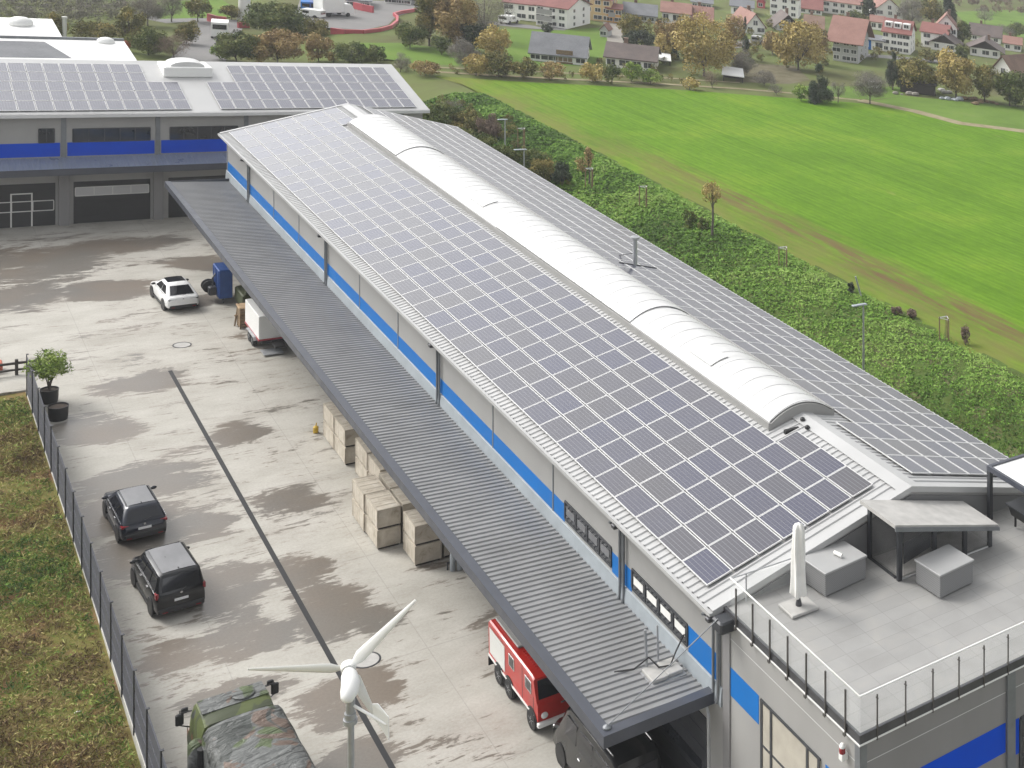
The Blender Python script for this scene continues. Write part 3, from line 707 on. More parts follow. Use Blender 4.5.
# ================================================================== the building across the yard
YB, BE, BR, YR = 64.3, 8.95, 11.25, 74.2
bb = thing('rear_building', 'wide grey building across the yard with blue band and solar roof', 'building', (0, YB, 0))
def LB(mb): return L(mb, 0, -YB, 0)
XB0, XB1 = -40, 24.6
mb = MB().box(XB0, XB1, YB, YB+.3, 0, BE-.1).box(XB1-.3, XB1, YB+.3, 84, 0, BE-.1).box(XB0, XB1-.3, 84, 84.3, 0, BE-.1)
mb.prism([(YB+.1, BE-.12), (YR, BR-.12), (84.2, BE-.12)], 'x', XB1-.28, XB1-.02)
part('wall', LB(mb), M['wall_grey'], bb)
slb = (BR-BE)/(YR-YB+.7)
def zb(y): return BE+(y-(YB-.7))*slb if y < YR else BR-(y-YR)*slb
mb = MB()
mb.add([(XB0, YB-.7, BE), (XB1+.35, YB-.7, BE), (XB1+.35, YR, BR), (XB0, YR, BR), (XB0, 85, zb(85)), (XB1+.35, 85, zb(85))], [(0, 1, 2, 3), (3, 2, 5, 4)])
mb.add([(XB0, YB-.7, BE-.12), (XB1+.35, YB-.7, BE-.12), (XB1+.35, YR, BR-.12), (XB0, YR, BR-.12), (XB0, 85, zb(85)-.12), (XB1+.35, 85, zb(85)-.12)], [(3, 2, 1, 0), (4, 5, 2, 3)])
mb.box(XB1+.35, XB1+.41, YB-.72, YB-.6, BE-.3, BE+.02)
mb.add([(XB1+.352, YB-.7, BE+.03), (XB1+.352, YR, BR+.03), (XB1+.352, YR, BR-.2), (XB1+.352, YB-.7, BE-.2)], [(0, 3, 2, 1)])
bro = part('roof', LB(mb), M['roof'], bb)
part('gutter', LB(MB().box(XB0, XB1+.35, YB-.86, YB-.71, BE-.30, BE-.02)), M['alu'], bb)
# roof light on the ridge
dome = MB(); dx = 18.55
P = solve((189, 72), z=11.0); dx = P[0]
dome.bbox(dx-1.75, dx+1.75, YR-3.6, YR-.6, BR-.75, BR+.12, .06)
part('roof_light', LB(dome), M['white'], bro)
dm = MB(); r_ = []
for k in range(9):
    t = pi*k/8; r_.append((dx-1.25*cos(t), BR+.12+.42*sin(t)))
dm.prism(r_, 'y', YR-3.2, YR-1.0); part('roof_light_dome', LB(dm), M['skylight'], bro, smooth=40)
# bands, windows
cols_x = [-20.2, -13.6, -7.6, -1.45, 4.5, 10.6, 16.7, 22.8]
bz0, bz1 = 5.42, 6.5
for i in range(len(cols_x)-1):
    part('blue_band', LB(MB().box(cols_x[i]+.22, cols_x[i+1]-.22, YB-.02, YB, bz0, bz1)), M['blue_deep'], bb)
for x in cols_x: part('wall_joint_strip', LB(MB().box(x-.16, x+.16, YB-.06, YB-.003, bz0-.1, BE-.3)), M['zinc'], bb)
for x in cols_x: part('column', LB(MB().box(x-.32, x+.32, YB-.32, YB-.003, 0, 4.7)), M['wall_dark'], bb)
def strip_window(a, b, z0, z1, n):
    fr = MB().box(a, b, YB-.05, YB-.004, z0-.06, z0).box(a, b, YB-.05, YB-.004, z1, z1+.06)
    w = (b-a)/n
    for k in range(n+1): fr.box(a+k*w-.03, a+k*w+.03, YB-.05, YB-.004, z0, z1)
    f = part('window', LB(fr), M['anthracite'], bb)
    part('pane', LB(MB().box(a, b, YB-.03, YB-.012, z0, z1)), M['glass'], f)
strip_window(-2.95, -2.0, 6.55, 7.6, 2); strip_window(-.9, 4.0, 6.55, 7.55, 5); strip_window(5.3, 10.0, 6.55, 7.55, 5); strip_window(11.2, 16.0, 6.55, 7.55, 5)
strip_window(17.2, 22.2, 6.55, 7.55, 5)
# canopy strip
mb = MB(); xx = XB0; pf = []
while xx < XB1-.4: pf += [(xx, 0), (xx+.2, 0), (xx+.24, .04), (xx+.32, .04)]; xx += .36
vs = []
for x, h in pf: vs += [(x, YB-2.2, 4.92+h), (x, YB-.02, 5.32+h)]
cn = part('canopy', LB(MB().add(vs, [(2*i, 2*i+2, 2*i+3, 2*i+1) for i in range(len(pf)-1)])), simple('blue_grey_canopy_sheet', (.22, .25, .32), .35, 0, .1, .7), bb)
part('canopy_fascia', LB(MB().box(XB0, XB1, YB-2.26, YB-2.2, 4.46, 4.98).box(XB0, XB1, YB-2.2, YB-.33, 4.5, 4.54)), M['fascia'], cn)
# sectional doors
def bdoor(a, b, strip, wicket):
    d = MB().box(a, b, YB-.03, YB-.003, .02, 3.35)
    for k in range(1, 6): d.box(a, b, YB-.04, YB-.03, k*.55-.015, k*.55+.015)
    dd = part('garage_door', LB(d), M['black'], bb)
    z0, z1 = strip; f = MB().box(a+.1, b-.1, YB-.06, YB-.042, z0-.07, z0).box(a+.1, b-.1, YB-.06, YB-.042, z1, z1+.07)
    n = 4; w = (b-a-.2)/n
    for k in range(n+1): f.box(a+.1+k*w-.03, a+.1+k*w+.03, YB-.06, YB-.042, z0, z1)
    part('strip_frame', LB(f), M['offwhite'], dd)
    if not wicket: part('strip_pane', LB(MB().box(a+.13, b-.13, YB-.055, YB-.045, z0, z1)), M['render_grey'], dd)
    if wicket:
        w0, w1 = wicket; f = MB().box(w0, w0+.09, YB-.07, YB-.042, .03, 2.55).box(w1-.09, w1, YB-.07, YB-.042, .03, 2.55).box(w0, w1, YB-.07, YB-.042, 2.55, 2.64)
        part('wicket_frame', LB(f), M['offwhite'], dd)
bdoor(-7.1, -1.95, (1.25, 1.95), (-4.6, -3.3)); bdoor(-.85, 4.0, (2.25, 2.85), None); bdoor(5.2, 9.9, (2.25, 2.85), None); bdoor(-13, -8.3, (1.25, 1.95), None); bdoor(11.2, 16.1, (2.25, 2.85), None); bdoor(17.3, 22.2, (2.25, 2.85), None)
# its modules: the smaller, farther part of the roofs' panels, with the far half of the hall's field slope
cb = 1/sqrt(1+slb*slb)
for r in range(5):
    y = YB-.35+r*1.84
    lx = 5.6 if r >= 3 else 7.9
    x = 6.75 if r < 3 else 6.75-2.1
    k = 0
    while x-1.09*k > -30:
        panel_at(rest, None, (x-1.09*(k+1), y, zb(y)+.08), (1.05, 0, 0), (0, 1.79*cb, 1.79*cb*slb)); k += 1
    xr = 8.75 if r < 3 else 10.9
    while xr < 23.6: panel_at(rest, None, (xr, y, zb(y)+.08), (1.05, 0, 0), (0, 1.79*cb, 1.79*cb*slb)); xr += 1.09
me = mesh_from('solar_panel_array', Lin(rest.v), rest.f, [M['pvframe'], M['pv']], rest.m); set_uv(me)
o = bpy.data.objects.new('solar_panel_array', me); COL.objects.link(o); props(o, 'rows of farther solar panels on the field slope and the rear building', 'solar panels', kind='stuff')

# ================================================================== terrace block at the near end
YT = -25.39; ZT = 8.93
tb = thing('terrace_block', 'grey office block with roof terrace and blue bands at the near end', 'office building', (XW, YT, 0))
def LT(mb): return L(mb, -XW, -YT, 0)
mb = MB().box(XW, XW+.3, YT+.02, Y0-.02, 0, ZT-.28).box(XW+.3, 30, YT+.28, YT+.3, 0, ZT-.28)
part('side_wall', LT(mb), M['wall_grey'], tb)
part('front_wall', LT(MB().box(XW+.02, 30, YT, YT+.27, 0, ZT-.28)), M['wall_dark'], tb)  # darker grey than the side wall: shade on this face put into the colour
part('corner_trim', LT(MB().box(XW-.02, XW+.26, YT-.02, YT+.018, 0, ZT-.28).box(XW-.022, XW-.002, YT-.02, YT+.24, 0, ZT-.28)), M['zinc'], tb)
mb = MB().box(XW+.06, 30, YT+.06, Y0+.04, ZT-.27, ZT)
part('terrace_floor', LT(mb), M['paving'], tb)
mb = MB().box(XW-.05, XW+.055, YT-.05, Y0, ZT-.29, ZT+.03).box(XW+.055, 30, YT-.05, YT+.055, ZT-.29, ZT+.03)
part('parapet_trim', LT(mb), M['dark_steel'], tb)
part('parapet_edge', LT(MB().box(XW-.075, XW-.052, YT-.08, Y0-.8, ZT-.29, ZT-.24).box(XW-.052, 30, YT-.075, YT-.052, ZT-.29, ZT-.24)), M['white'], tb)
part('wall_seam', LT(MB().box(XW-.006, XW-.001, YT+.26, Y0-.3, 7.98, 8.0).box(XW+.28, 13.8, YT-.006, YT-.001, 7.98, 8.0).box(14.2, 30, YT-.006, YT-.001, 7.98, 8.0)), M['alu'], tb)
part('blue_band', LT(MB().box(XW-.012, XW-.001, -19.75, -17.55, 5.98, 6.98)), M['blue'], tb)
part('blue_band', LT(MB().box(XW-.012, XW-.001, YT+.25, -23.6, 5.98, 6.95)), M['blue'], tb)
part('blue_band', LT(MB().box(8.6, 13.8, YT-.012, YT-.001, 5.9, 6.93)), M['blue_deep'], tb)
part('blue_band', LT(MB().box(14.22, 14.45, YT-.012, YT-.001, 5.6, 6.85)), M['blue_deep'], tb)
part('column', LT(MB().box(13.82, 14.2, YT-.1, YT-.001, 0, ZT-.3)), M['zinc'], tb)
part('column', LT(MB().box(XW-.05, XW-.001, -17.95, -17.5, 0, ZT-.3)), M['wall_dark'], tb)
def side_window(y0, y1, z0, z1, splits, tr):
    f = MB().box(XW-.06, XW-.003, y0, y1, z1-.07, z1).box(XW-.06, XW-.003, y0, y1, z0, z0+.07)
    for y in splits: f.box(XW-.06, XW-.003, y-.06, y+.06, z0+.07, z1-.07)
    for (a, b) in tr: f.box(XW-.05, XW-.003, a+.06, b-.06, 5.4, 5.48)
    w = part('window', LT(f), M['anthracite'], tb); part('pane', LT(MB().box(XW-.035, XW-.008, y0, y1, z0+.07, z1-.07)), M['facade_glass'], w)
side_window(-23.35, -19.9, .2, 6.98, (-19.97, -20.55, -22.65, -23.28), ((-20.55, -19.97), (-22.65, -20.55)))
f = MB(); 
for x in np.arange(14.5, 29.6, 1.5): f.box(x-.05, x+.05, YT-.06, YT-.003, 2.5, 6.8)
f.box(14.5, 29.5, YT-.05, YT-.003, 6.72, 6.86).box(14.5, 29.5, YT-.05, YT-.003, 6.1, 6.16).box(14.5, 29.5, YT-.05, YT-.003, 5.4, 5.5)
w = part('window', LT(f), M['anthracite'], tb); part('pane', LT(MB().box(14.5, 29.5, YT-.03, YT-.008, 2.5, 6.72)), M['glass'], w)
# glass railing
rail = part('railing', LT(MB().tube([(XW-.02, -17.95, ZT+1.25), (XW-.02, YT-.02, ZT+1.25), (30, YT-.02, ZT+1.25)], .032, 8)), M['white'], tb, smooth=40)
ly = [-18.42-1.055*i for i in range(7)]
for y in ly: part('railing_post', LT(MB().box(XW-.1, XW-.055, y-.026, y+.026, ZT-.33, ZT+1.12).box(XW-.13, XW-.1, y-.03, y+.08, ZT-.35, ZT-.27)), M['brown_steel'], rail)
fx = [8.21+1.13*i for i in range(19)]
for x in fx: part('railing_post', LT(MB().box(x-.018, x+.018, YT-.09, YT-.055, ZT-.33, ZT+1.12).tube([(x, YT-.11, ZT+.1), (x, YT-.02, ZT+.1)], .028, 8).tube([(x, YT-.11, ZT+1.0), (x, YT-.02, ZT+1.0)], .028, 8)), M['brown_steel'], rail)
part('glass_panel', LT(MB().box(XW-.03, XW-.012, YT, -18.0, ZT+.06, ZT+1.2)), M['clear'], rail)
part('glass_panel', LT(MB().box(XW, 30, YT-.03, YT-.012, ZT+.06, ZT+1.2)), M['clear'], rail)
mb = MB().tube([(XW+.1, -17.78, ZT+1.1), (10.4, -17.78, ZT+1.1)], .02, 6).box(8.3, 8.34, -17.8, -17.76, ZT+.1, ZT+1.1).box(10.2, 10.24, -17.8, -17.76, ZT+.1, ZT+1.1)
part('inner_railing', LT(mb), M['steel'], tb); part('inner_glass', LT(MB().box(8.36, 10.18, -17.785, -17.775, ZT+.15, ZT+1.0)), M['clear'], tb)
# dark gable walls closing the hall above the terrace
mb = MB().prism([(XW+.4, ZT), (24.1, ZT), (24.1, zroof(24.1)-.3), (XR, ZR-.3), (XW+.4, zroof(XW+.4)-.3)], 'y', Y0+.0, Y0+.045)
part('gable_cladding', L(mb), M['gable'], hall)
# box gutter head at the corner
mb = MB().bbox(XE-.12, XW+.25, Y0-.75, Y0-.12, ZE-.45, ZE-.02, .06); part('gutter_head', L(mb), M['anthracite'], hall)
# stair pavilion on the terrace
pv = thing('stair_pavilion', 'small glazed stair pavilion with sloping grey slab roof on the terrace', 'pavilion', (13.84, -19.45, ZT))
PX, PY = 13.84, -19.45
def LP(mb): return L(mb, -PX, -PY, -ZT)
def zp(x): return 11.12-.262*(x-13.84)
mb = MB().prism([(13.45, zp(13.45)-.02), (18.8, zp(18.8)-.02), (18.8, zp(18.8)+.13), (13.45, zp(13.45)+.13)], 'y', -19.8, -17.62)
part('roof_slab', LP(mb), M['slabstone'], pv)
mb = MB().prism([(13.43, zp(13.43)-.1), (18.82, zp(18.82)-.1), (18.82, zp(18.82)+.05), (13.43, zp(13.43)+.05)], 'y', -19.86, -19.8)
part('roof_fascia', LP(mb), M['zinc'], pv)
mb = MB()
for x in (13.92, 15.65, 17.25, 18.62): mb.box(x-.09, x+.09, -19.52, -19.4, ZT, zp(x)-.03)
mb.box(13.83, 13.95, -17.75, -17.6, ZT, zp(13.9)-.03).box(13.95, 14.12, -19.4, -19.28, ZT, zp(14)-.04)
mb.prism([(13.83, zp(13.83)-.16), (18.7, zp(18.7)-.16), (18.7, zp(18.7)-.03), (13.83, zp(13.83)-.03)], 'y', -19.5, -19.42)
mb.box(13.84, 13.94, -19.28, -17.75, zp(13.9)-.2, zp(13.9)-.04).box(13.84, 13.94, -19.28, -17.75, ZT, ZT+.06)
part('frame', LP(mb), M['anthracite'], pv)
part('base_rail', LP(MB().box(14.02, 18.7, -19.48, -19.43, ZT, ZT+.045)), M['alu'], pv)
part('glass_pane', LP(MB().box(13.885, 13.895, -19.28, -17.75, ZT+.06, zp(13.9)-.2)), M['clear_dark'], pv)
mb = MB().prism([(14.13, ZT+.05), (18.6, ZT+.05), (18.6, zp(18.6)-.17), (14.13, zp(14.13)-.17)], 'y', -19.465, -19.455); part('glass_pane', LP(mb), M['clear_dark'], pv)
part('dark_door_panel', LP(MB().prism([(14.15, ZT+.55), (15.5, ZT+.85), (15.5, ZT+1.55), (14.15, ZT+1.35)], 'y', -19.44, -19.42)), M['anthracite'], pv)
part('stair_floor', LP(MB().box(14.1, 18.7, -19.3, -17.7, ZT+.004, ZT+.02)), M['slabstone'], pv)
# cushion boxes
def cushion_box(label, x, y, wx, wy, h, yaw):
    t = thing('cushion_box', label, 'storage box', (x, y, ZT), yaw, 'cushion boxes on the roof terrace')
    part('body', MB().bbox(0, wx, 0, wy, .05, h-.05, .02).box(.04, .12, .04, .12, 0, .05).box(wx-.12, wx-.04, .04, .12, 0, .05).box(.04, .12, wy-.12, wy-.04, 0, .05).box(wx-.12, wx-.04, wy-.12, wy-.04, 0, .05), M['rattan'], t)
    part('lid', MB().bbox(-.04, wx+.04, -.04, wy+.04, h-.045, h+.03, .015), M['gasket'], t)
cushion_box('grey woven storage box on the terrace with a white roll on its lid', 10.9, -18.95, 2.0, 1.3, .9, radians(6))
cushion_box('grey woven storage box standing alone in front of the glass pavilion', 14.42, -21.25, 1.8, 1.3, .92, radians(5))
rl = MB().tube([(11.9, -18.1, ZT+1.01), (12.0, -18.45, ZT+1.01)], .075, 10); solo('paper_roll', L(rl, -11.9, 18.3, -ZT-.93), M['canvas'], 'small white roll lying on the left storage box lid', 'roll', (11.9, -18.3, ZT+.93))
# closed parasol
ps = thing('garden_parasol', 'closed white parasol on a square stone base on the terrace', 'parasol', (9.72, -18.98, ZT))
base = MB().bbox(-.56, .56, -.46, .46, .02, .13, .02); part('base_slab', base, M['slabstone'], ps)
part('pole', MB().tube([(0, 0, .1), (0, 0, 3.05)], .04, 10).lathe([(.11, .13), (.11, .2), (.07, .36), (.06, .4)]), M['dark_steel'], ps, smooth=40)
rings = []
for z, r in ((.48, .22), (.56, .30), (.8, .29), (1.2, .27), (1.7, .26), (2.2, .24), (2.6, .22), (2.95, .2), (3.08, .13), (3.12, .05)):
    r *= .88
    rings.append([(r*(1+.22*sin(5*t+z))*cos(t), r*(1+.22*sin(5*t+z))*sin(t), z+.04*sin(3*t)*(z < .6)) for t in np.linspace(0, 2*pi, 28, endpoint=False)])
part('folded_canopy', MB().loft(rings), M['canvas'], ps, smooth=50)
# louvred awning at the right edge and a barbecue under it
aw = thing('patio_awning', 'dark framed patio awning with white fabric roof at the terrace edge', 'awning', (20.2, -18.0, ZT))
def LA(mb): return L(mb, -20.2, 18.0, -ZT)
ax0, ax1, ay0, ay1, az = 20.05, 26.0, -21.6, -17.75, 11.25
mb = MB().box(ax0, ax0+.14, ay0, ay1, az-.22, az).box(ax1-.14, ax1, ay0, ay1, az-.22, az).box(ax0+.14, ax1-.14, ay1-.14, ay1, az-.22, az).box(ax0+.14, ax1-.14, ay0, ay0+.14, az-.22, az)
part('frame', LA(mb), M['fascia'], aw)
for (x, y) in ((ax0+.1, ay1-.1), (ax1-.1, ay1-.1), (ax1-.1, ay0+.1)): part('post', LA(MB().box(x-.09, x+.09, y-.09, y+.09, ZT, az-.22)), M['anthracite'], aw)
part('fabric', LA(MB().box(ax0+.14, ax1-.14, ay0+.14, ay1-.14, az-.1, az-.07)), M['white'], aw)
bq = thing('barbecue_cart', 'black barbecue cart with open tub under the patio awning', 'barbecue', (21.0, -19.4, ZT))
mb = MB().prism([(-.55, .55), (.55, .55), (.8, 1.1), (-.8, 1.1)], 'y', -.55, .55); part('tub', mb, M['black'], bq)
part('rim', MB().box(-.86, .86, -.6, .6, 1.08, 1.13), M['anthracite'], bq)
for sx in (-.45, .45):
    for sy in (-.4, .4): part('leg', MB().tube([(sx, sy, 0.1), (sx, sy, .6)], .05, 8), M['black'], bq)
for sx in (-.45, .45): part('wheel', MB().lathe([(.02, -.05), (.15, -.05), (.15, .05), (.02, .05)], (sx, -.46, .15), 'y', 14), M['rubber'], bq, smooth=40)
# beacon on the side wall
bc = thing('alarm_beacon', 'red and white alarm beacon on the block corner wall', 'beacon', (XW-.16, -24.7, 8.1))
part('bracket', MB().bbox(-.08, .158, -.1, .1, -.28, -.05, .02), M['white'], bc); part('red_lamp', MB().lathe([(.02, -.05), (.10, -.05), (.10, .10), (.08, .12)], n=14), M['taillight'], bc, smooth=40); part('cap', MB().lathe([(.09, .12), (.095, .16), (.06, .23), (.02, .25)], n=14), M['white'], bc, smooth=40)

# ================================================================== vehicles
def wheel(parent, x, y, r, w, side, rimmat='rim'):
    t = part('wheel', MB().lathe([(r*.62, -w/2), (r*.93, -w/2), (r, -w*.32), (r, w*.32), (r*.93, w/2), (r*.62, w/2)], (x, y, r), 'x', 22), M['rubber'], parent, smooth=40)
    s = side
    prof = [(r*.64, s*w*.42), (r*.6, s*w*.36), (r*.5, s*w*.30), (r*.2, s*w*.40), (r*.08, s*w*.42), (.01, s*w*.42)]
    mb = MB().lathe(prof, (x, y, r), 'x', 22)
    for k in range(5):
        a = 2*pi*k/5+.3; c0, s0 = cos(a), sin(a)
        mb.tube([(x+s*w*.42, y+c0*r*.1, r+s0*r*.1), (x+s*w*.40, y+c0*r*.58, r+s0*r*.58)], r*.07, 6)
    part('rim', mb, M[rimmat], t, smooth=40)
def car(name, label, base, yaw, paint, sp, cat='car'):
    """sp: lower body stations (y, z bottom, z top, half width), greenhouse: belt loop and roof loop"""
    t = thing(name, label, cat, base, yaw); t.scale = (.945, .945, .955)
    mb = MB(); rings = []
    for (y, zb_, zt, hw) in sp['body']:
        h = zt-zb_
        half = [(hw*.80, zb_), (hw*.95, zb_+.05), (hw, zb_+.22*h), (hw*1.0, zb_+.55*h), (hw*.975, zb_+.80*h), (hw*.93, zt-.035), (hw*.84, zt), (hw*.4, zt+.012)]
        rings.append([(x, y, z) for x, z in half]+[(-x, y, z) for x, z in half[::-1]])
    mb.loft(rings)
    yr0, yf0, yr1, yf1, hb, hr, zb_, zr = sp['green']     # belt rear/front, roof rear/front, half widths, heights
    def loop(y0, y1, hw, z, c, bul=0):
        ym = (y0+y1)/2
        return [(hw-c, y0, z), (hw, y0+c, z), (hw+bul, ym-.25*(y1-y0), z+bul), (hw+bul, ym+.1*(y1-y0), z+bul), (hw, y1-c, z), (hw-c, y1, z), (hw*.3, y1+c*.5, z), (-hw*.3, y1+c*.5, z),
                (-hw+c, y1, z), (-hw, y1-c, z), (-hw-bul, ym+.1*(y1-y0), z+bul), (-hw-bul, ym-.25*(y1-y0), z+bul), (-hw, y0+c, z), (-hw+c, y0, z), (-hw*.3, y0-c*.3, z), (hw*.3, y0-c*.3, z)]
    belt = loop(yr0, yf0, hb, zb_-.03, .1); up = loop(yr1, yf1, hr, zr-.06, .1); top = loop(yr1+.12, yf1-.12, hr-.1, zr, .1); top2 = loop(yr1+.5, yf1-.5, hr*.5, zr+.025, .1)
    mb.loft([belt, up, top, top2])
    body = part('body', mb, paint, t, smooth=50)
    def lerp(a, b, k): return tuple(a[i]+(b[i]-a[i])*k for i in range(3))
    def pane(a, b, c, d, k0, k1, off, nm='side_window', cut=None):
        # a,b along the belt, d,c along the roof; k0..k1 fraction of the height
        p = [lerp(a, d, k0), lerp(b, c, k0), lerp(b, c, k1), lerp(a, d, k1)]; p = [tuple(q[i]+off[i] for i in range(3)) for q in p]
        n = np.cross(np.subtract(p[1], p[0]), np.subtract(p[3], p[0])); n = n/np.linalg.norm(n)*.012
        if n @ np.array(off) < 0: n = -n
        q = [tuple(np.array(v)-n) for v in p]
        m_ = MB().add(p+q, [(0, 1, 2, 3), (7, 6, 5, 4), (0, 4, 5, 1), (1, 5, 6, 2), (2, 6, 7, 3), (3, 7, 4, 0)])
        return part(nm, m_, M['carglass'], t)
    e = .016
    for s in (1, -1):
        A, B = (s*hb, yr0+.1, zb_-.03), (s*hb, yf0-.1, zb_-.03); D, C_ = (s*hr, yr1+.1, zr-.06), (s*hr, yf1-.1, zr-.06)
        cuts = sp['side']
        for (u0, u1) in cuts:
            pane(lerp(A, B, u0), lerp(A, B, u1), lerp(D, C_, u1), lerp(D, C_, u0), .14, .88, (s*e, 0, e*.4))
    hw0, hw1 = hb-.16, hr-.12
    pane((-hw0, yr0-.02, zb_-.03), (hw0, yr0-.02, zb_-.03), (hw1, yr1-.02, zr-.06), (-hw1, yr1-.02, zr-.06), .15, .92, (0, -e*1.3, e*1.0), 'rear_window')
    pane((-hw0, yf0+.04, zb_-.03), (hw0, yf0+.04, zb_-.03), (hw1, yf1+.04, zr-.06), (-hw1, yf1+.04, zr-.06), .08, .95, (0, e, e), 'windscreen')
    if 'roofpanel' in sp:
        rp = sp['roofpanel']; z = zr+.03
        pp = MB().add([(-hr*.82, rp[0], zr+.012), (hr*.82, rp[0], zr+.012), (hr*.80, rp[1], zr+.008), (-hr*.80, rp[1], zr+.008), (-hr*.45, rp[0], z), (hr*.45, rp[0], z), (hr*.45, rp[1], z), (-hr*.45, rp[1], z)], [(0, 4, 7, 3), (4, 5, 6, 7), (5, 1, 2, 6)])
        part('roof_panel', pp, rp[2], t, smooth=60)
    if sp.get('rails'):
        for s in (1, -1): part('roof_rail', MB().tube([(s*(hr-.06), yr1+.25, zr), (s*(hr-.06), yr1+.35, zr+.06), (s*(hr-.06), yf1-.35, zr+.06), (s*(hr-.06), yf1-.25, zr)], .018, 6), M['black'], t, smooth=40)
    for y in sp['axles']:
        for s in (1, -1):
            hw = sp['track']; r = sp['r']
            part('wheel_arch', MB().lathe([(.02, -.02), (r*1.14, -.02), (r*1.14, .02), (.02, .02)], (s*(sp['hwarch']+.004), y, r+.01), 'x', 22), M['black'], t)
            wheel(t, s*hw, y, r, .23, s)
    yr = sp['body'][0][0]; hw = sp['body'][2][3]
    tl = sp['tail']
    for s in (1, -1):
        x0, x1, z0, z1 = tl['x0'], tl['x1'], tl['z0'], tl['z1']
        part('tail_light', MB().bbox(min(s*x0, s*x1), max(s*x0, s*x1), tl['y'], tl['y']+.25, z0, z1, .02), tl.get('mat', M['taillight']), t)
        part('door_mirror', MB().ell((s*(hb+.11), sp['mirror'][0], sp['mirror'][1]), (.14, .07, .085)), sp.get('mirrormat', paint), t, smooth=60)
    pz, py = sp['plate']; part('number_plate', MB().bbox(-.26, .26, py, py+.02, pz, pz+.11, .004), M['plate'], t)
    for s in (1, -1):
        xs_ = s*(sp['hwarch']*.985)
        for yh in (-.75, .35): part('door_handle', MB().bbox(xs_-.02, xs_+.02, yh-.1, yh+.1, sp['body'][4][2]-.18, sp['body'][4][2]-.15, .006), M['chrome'] if paint is not M['whitepaint'] else M['white'], t)
        part('side_sill', MB().bbox(xs_-.03, xs_+.03, -.95, .95, .2, .36, .015), M['black'], t)
        part('reflector', MB().bbox(s*.62-.1, s*.62+.1, sp['bumper'][1]-.012, sp['bumper'][1]+.02, sp['bumper'][2]+.05, sp['bumper'][2]+.09, .004), M['taillight'], t)
    part('rear_wiper', MB().tube([(0, yr0-.05, zb_+.05), (.28, yr0+.02, zb_+.12)], .012, 6), M['black'], t)
    part('roof_fin', MB().loft([[(x, yr1+.2-k*.0, zr), (x, yr1+.42, zr), (x*.3, yr1+.24, zr+.09), (x*.3, yr1+.2, zr+.09)] for x, k in ((-.03, 0), (.03, 0))]), paint, t)
    part('window_trim', MB().tube([(hb+.012, yr0+.15, zb_-.01), (hb+.012, yf0-.15, zb_-.01)], .012, 6), M['chrome'], t); part('window_trim', MB().tube([(-hb-.012, yr0+.15, zb_-.01), (-hb-.012, yf0-.15, zb_-.01)], .012, 6), M['chrome'], t)
    bz = sp['bumper']; part('rear_bumper', MB().bbox(-bz[0], bz[0], bz[1], bz[1]+.2, bz[2], bz[3], .04), sp.get('bumpermat', M['black']), t)
    part('badge', MB().lathe([(.01, -.012), (.05, -.012), (.05, .0), (.01, .0)], (0, sp['badge'][0], sp['badge'][1]), 'y', 12), M['chrome'], t)
    part('underbody', MB().box(-hw*.8, hw*.8, yr+.35, -yr-.45, .16, sp['body'][2][1]+.1), M['black'], t)
    return t
K = 1.06
suv = dict(body=[(-2.22, .42, .80, .74), (-2.17, .32, .98, .86), (-2.02, .28, 1.06, .91), (-1.4, .26, 1.06, .93), (0, .26, 1.05, .93), (1.0, .26, 1.06, .92), (1.3, .27, 1.02, .915), (1.95, .28, .92, .88), (2.15, .34, .80, .80), (2.24, .42, .62, .70)],
    green=(-2.1, 1.2, -1.72, .42, .88, .66, 1.08, 1.66), side=((.08, .30), (.33, .60), (.63, .90)), rails=True, roofpanel=(-1.5, .3, M['greyroof']),
    axles=(-1.36, 1.36), track=.83, r=.36, hwarch=.93, tail=dict(x0=.60, x1=.915, y=-2.17, z0=.88, z1=1.0), mirror=(.95, 1.14), plate=(.74, -2.235), bumper=(.80, -2.27, .34, .60), badge=(-2.2, .98))
P = G(114.5, 542, 0); c = (P[0]+.92, P[1]+1.36, 0)
car('parked_suv', 'dark navy car with pale roof and roof rails, farther one beside the fence', c, radians(2.5), M['navypaint'], suv)
van = dict(body=[(-2.24, .42, .9, .80), (-2.2, .32, 1.1, .89), (-2.05, .28, 1.16, .93), (-1.4, .26, 1.16, .95), (0, .26, 1.14, .95), (1.1, .26, 1.14, .94), (1.45, .27, 1.08, .93), (2.0, .28, .98, .90), (2.2, .34, .84, .82), (2.28, .42, .62, .72)],
    green=(-2.2, 1.4, -2.02, .62, .91, .76, 1.18, 1.95), side=((.05, .30), (.33, .62), (.65, .90)), roofpanel=(-1.85, .45, M['greyroof']),
    axles=(-1.38, 1.42), track=.85, r=.36, hwarch=.95, tail=dict(x0=.81, x1=.935, y=-2.17, z0=.98, z1=1.24), mirror=(1.1, 1.25), plate=(.78, -2.255), bumper=(.86, -2.31, .34, .58), badge=(-2.235, 1.12))
P = G(146, 616, 0); c = (P[0]+.95, P[1]+1.38, 0)
car('parked_van', 'black high roofed family van with pale roof, nearer one beside the fence', c, radians(4), M['blackpaint'], van)
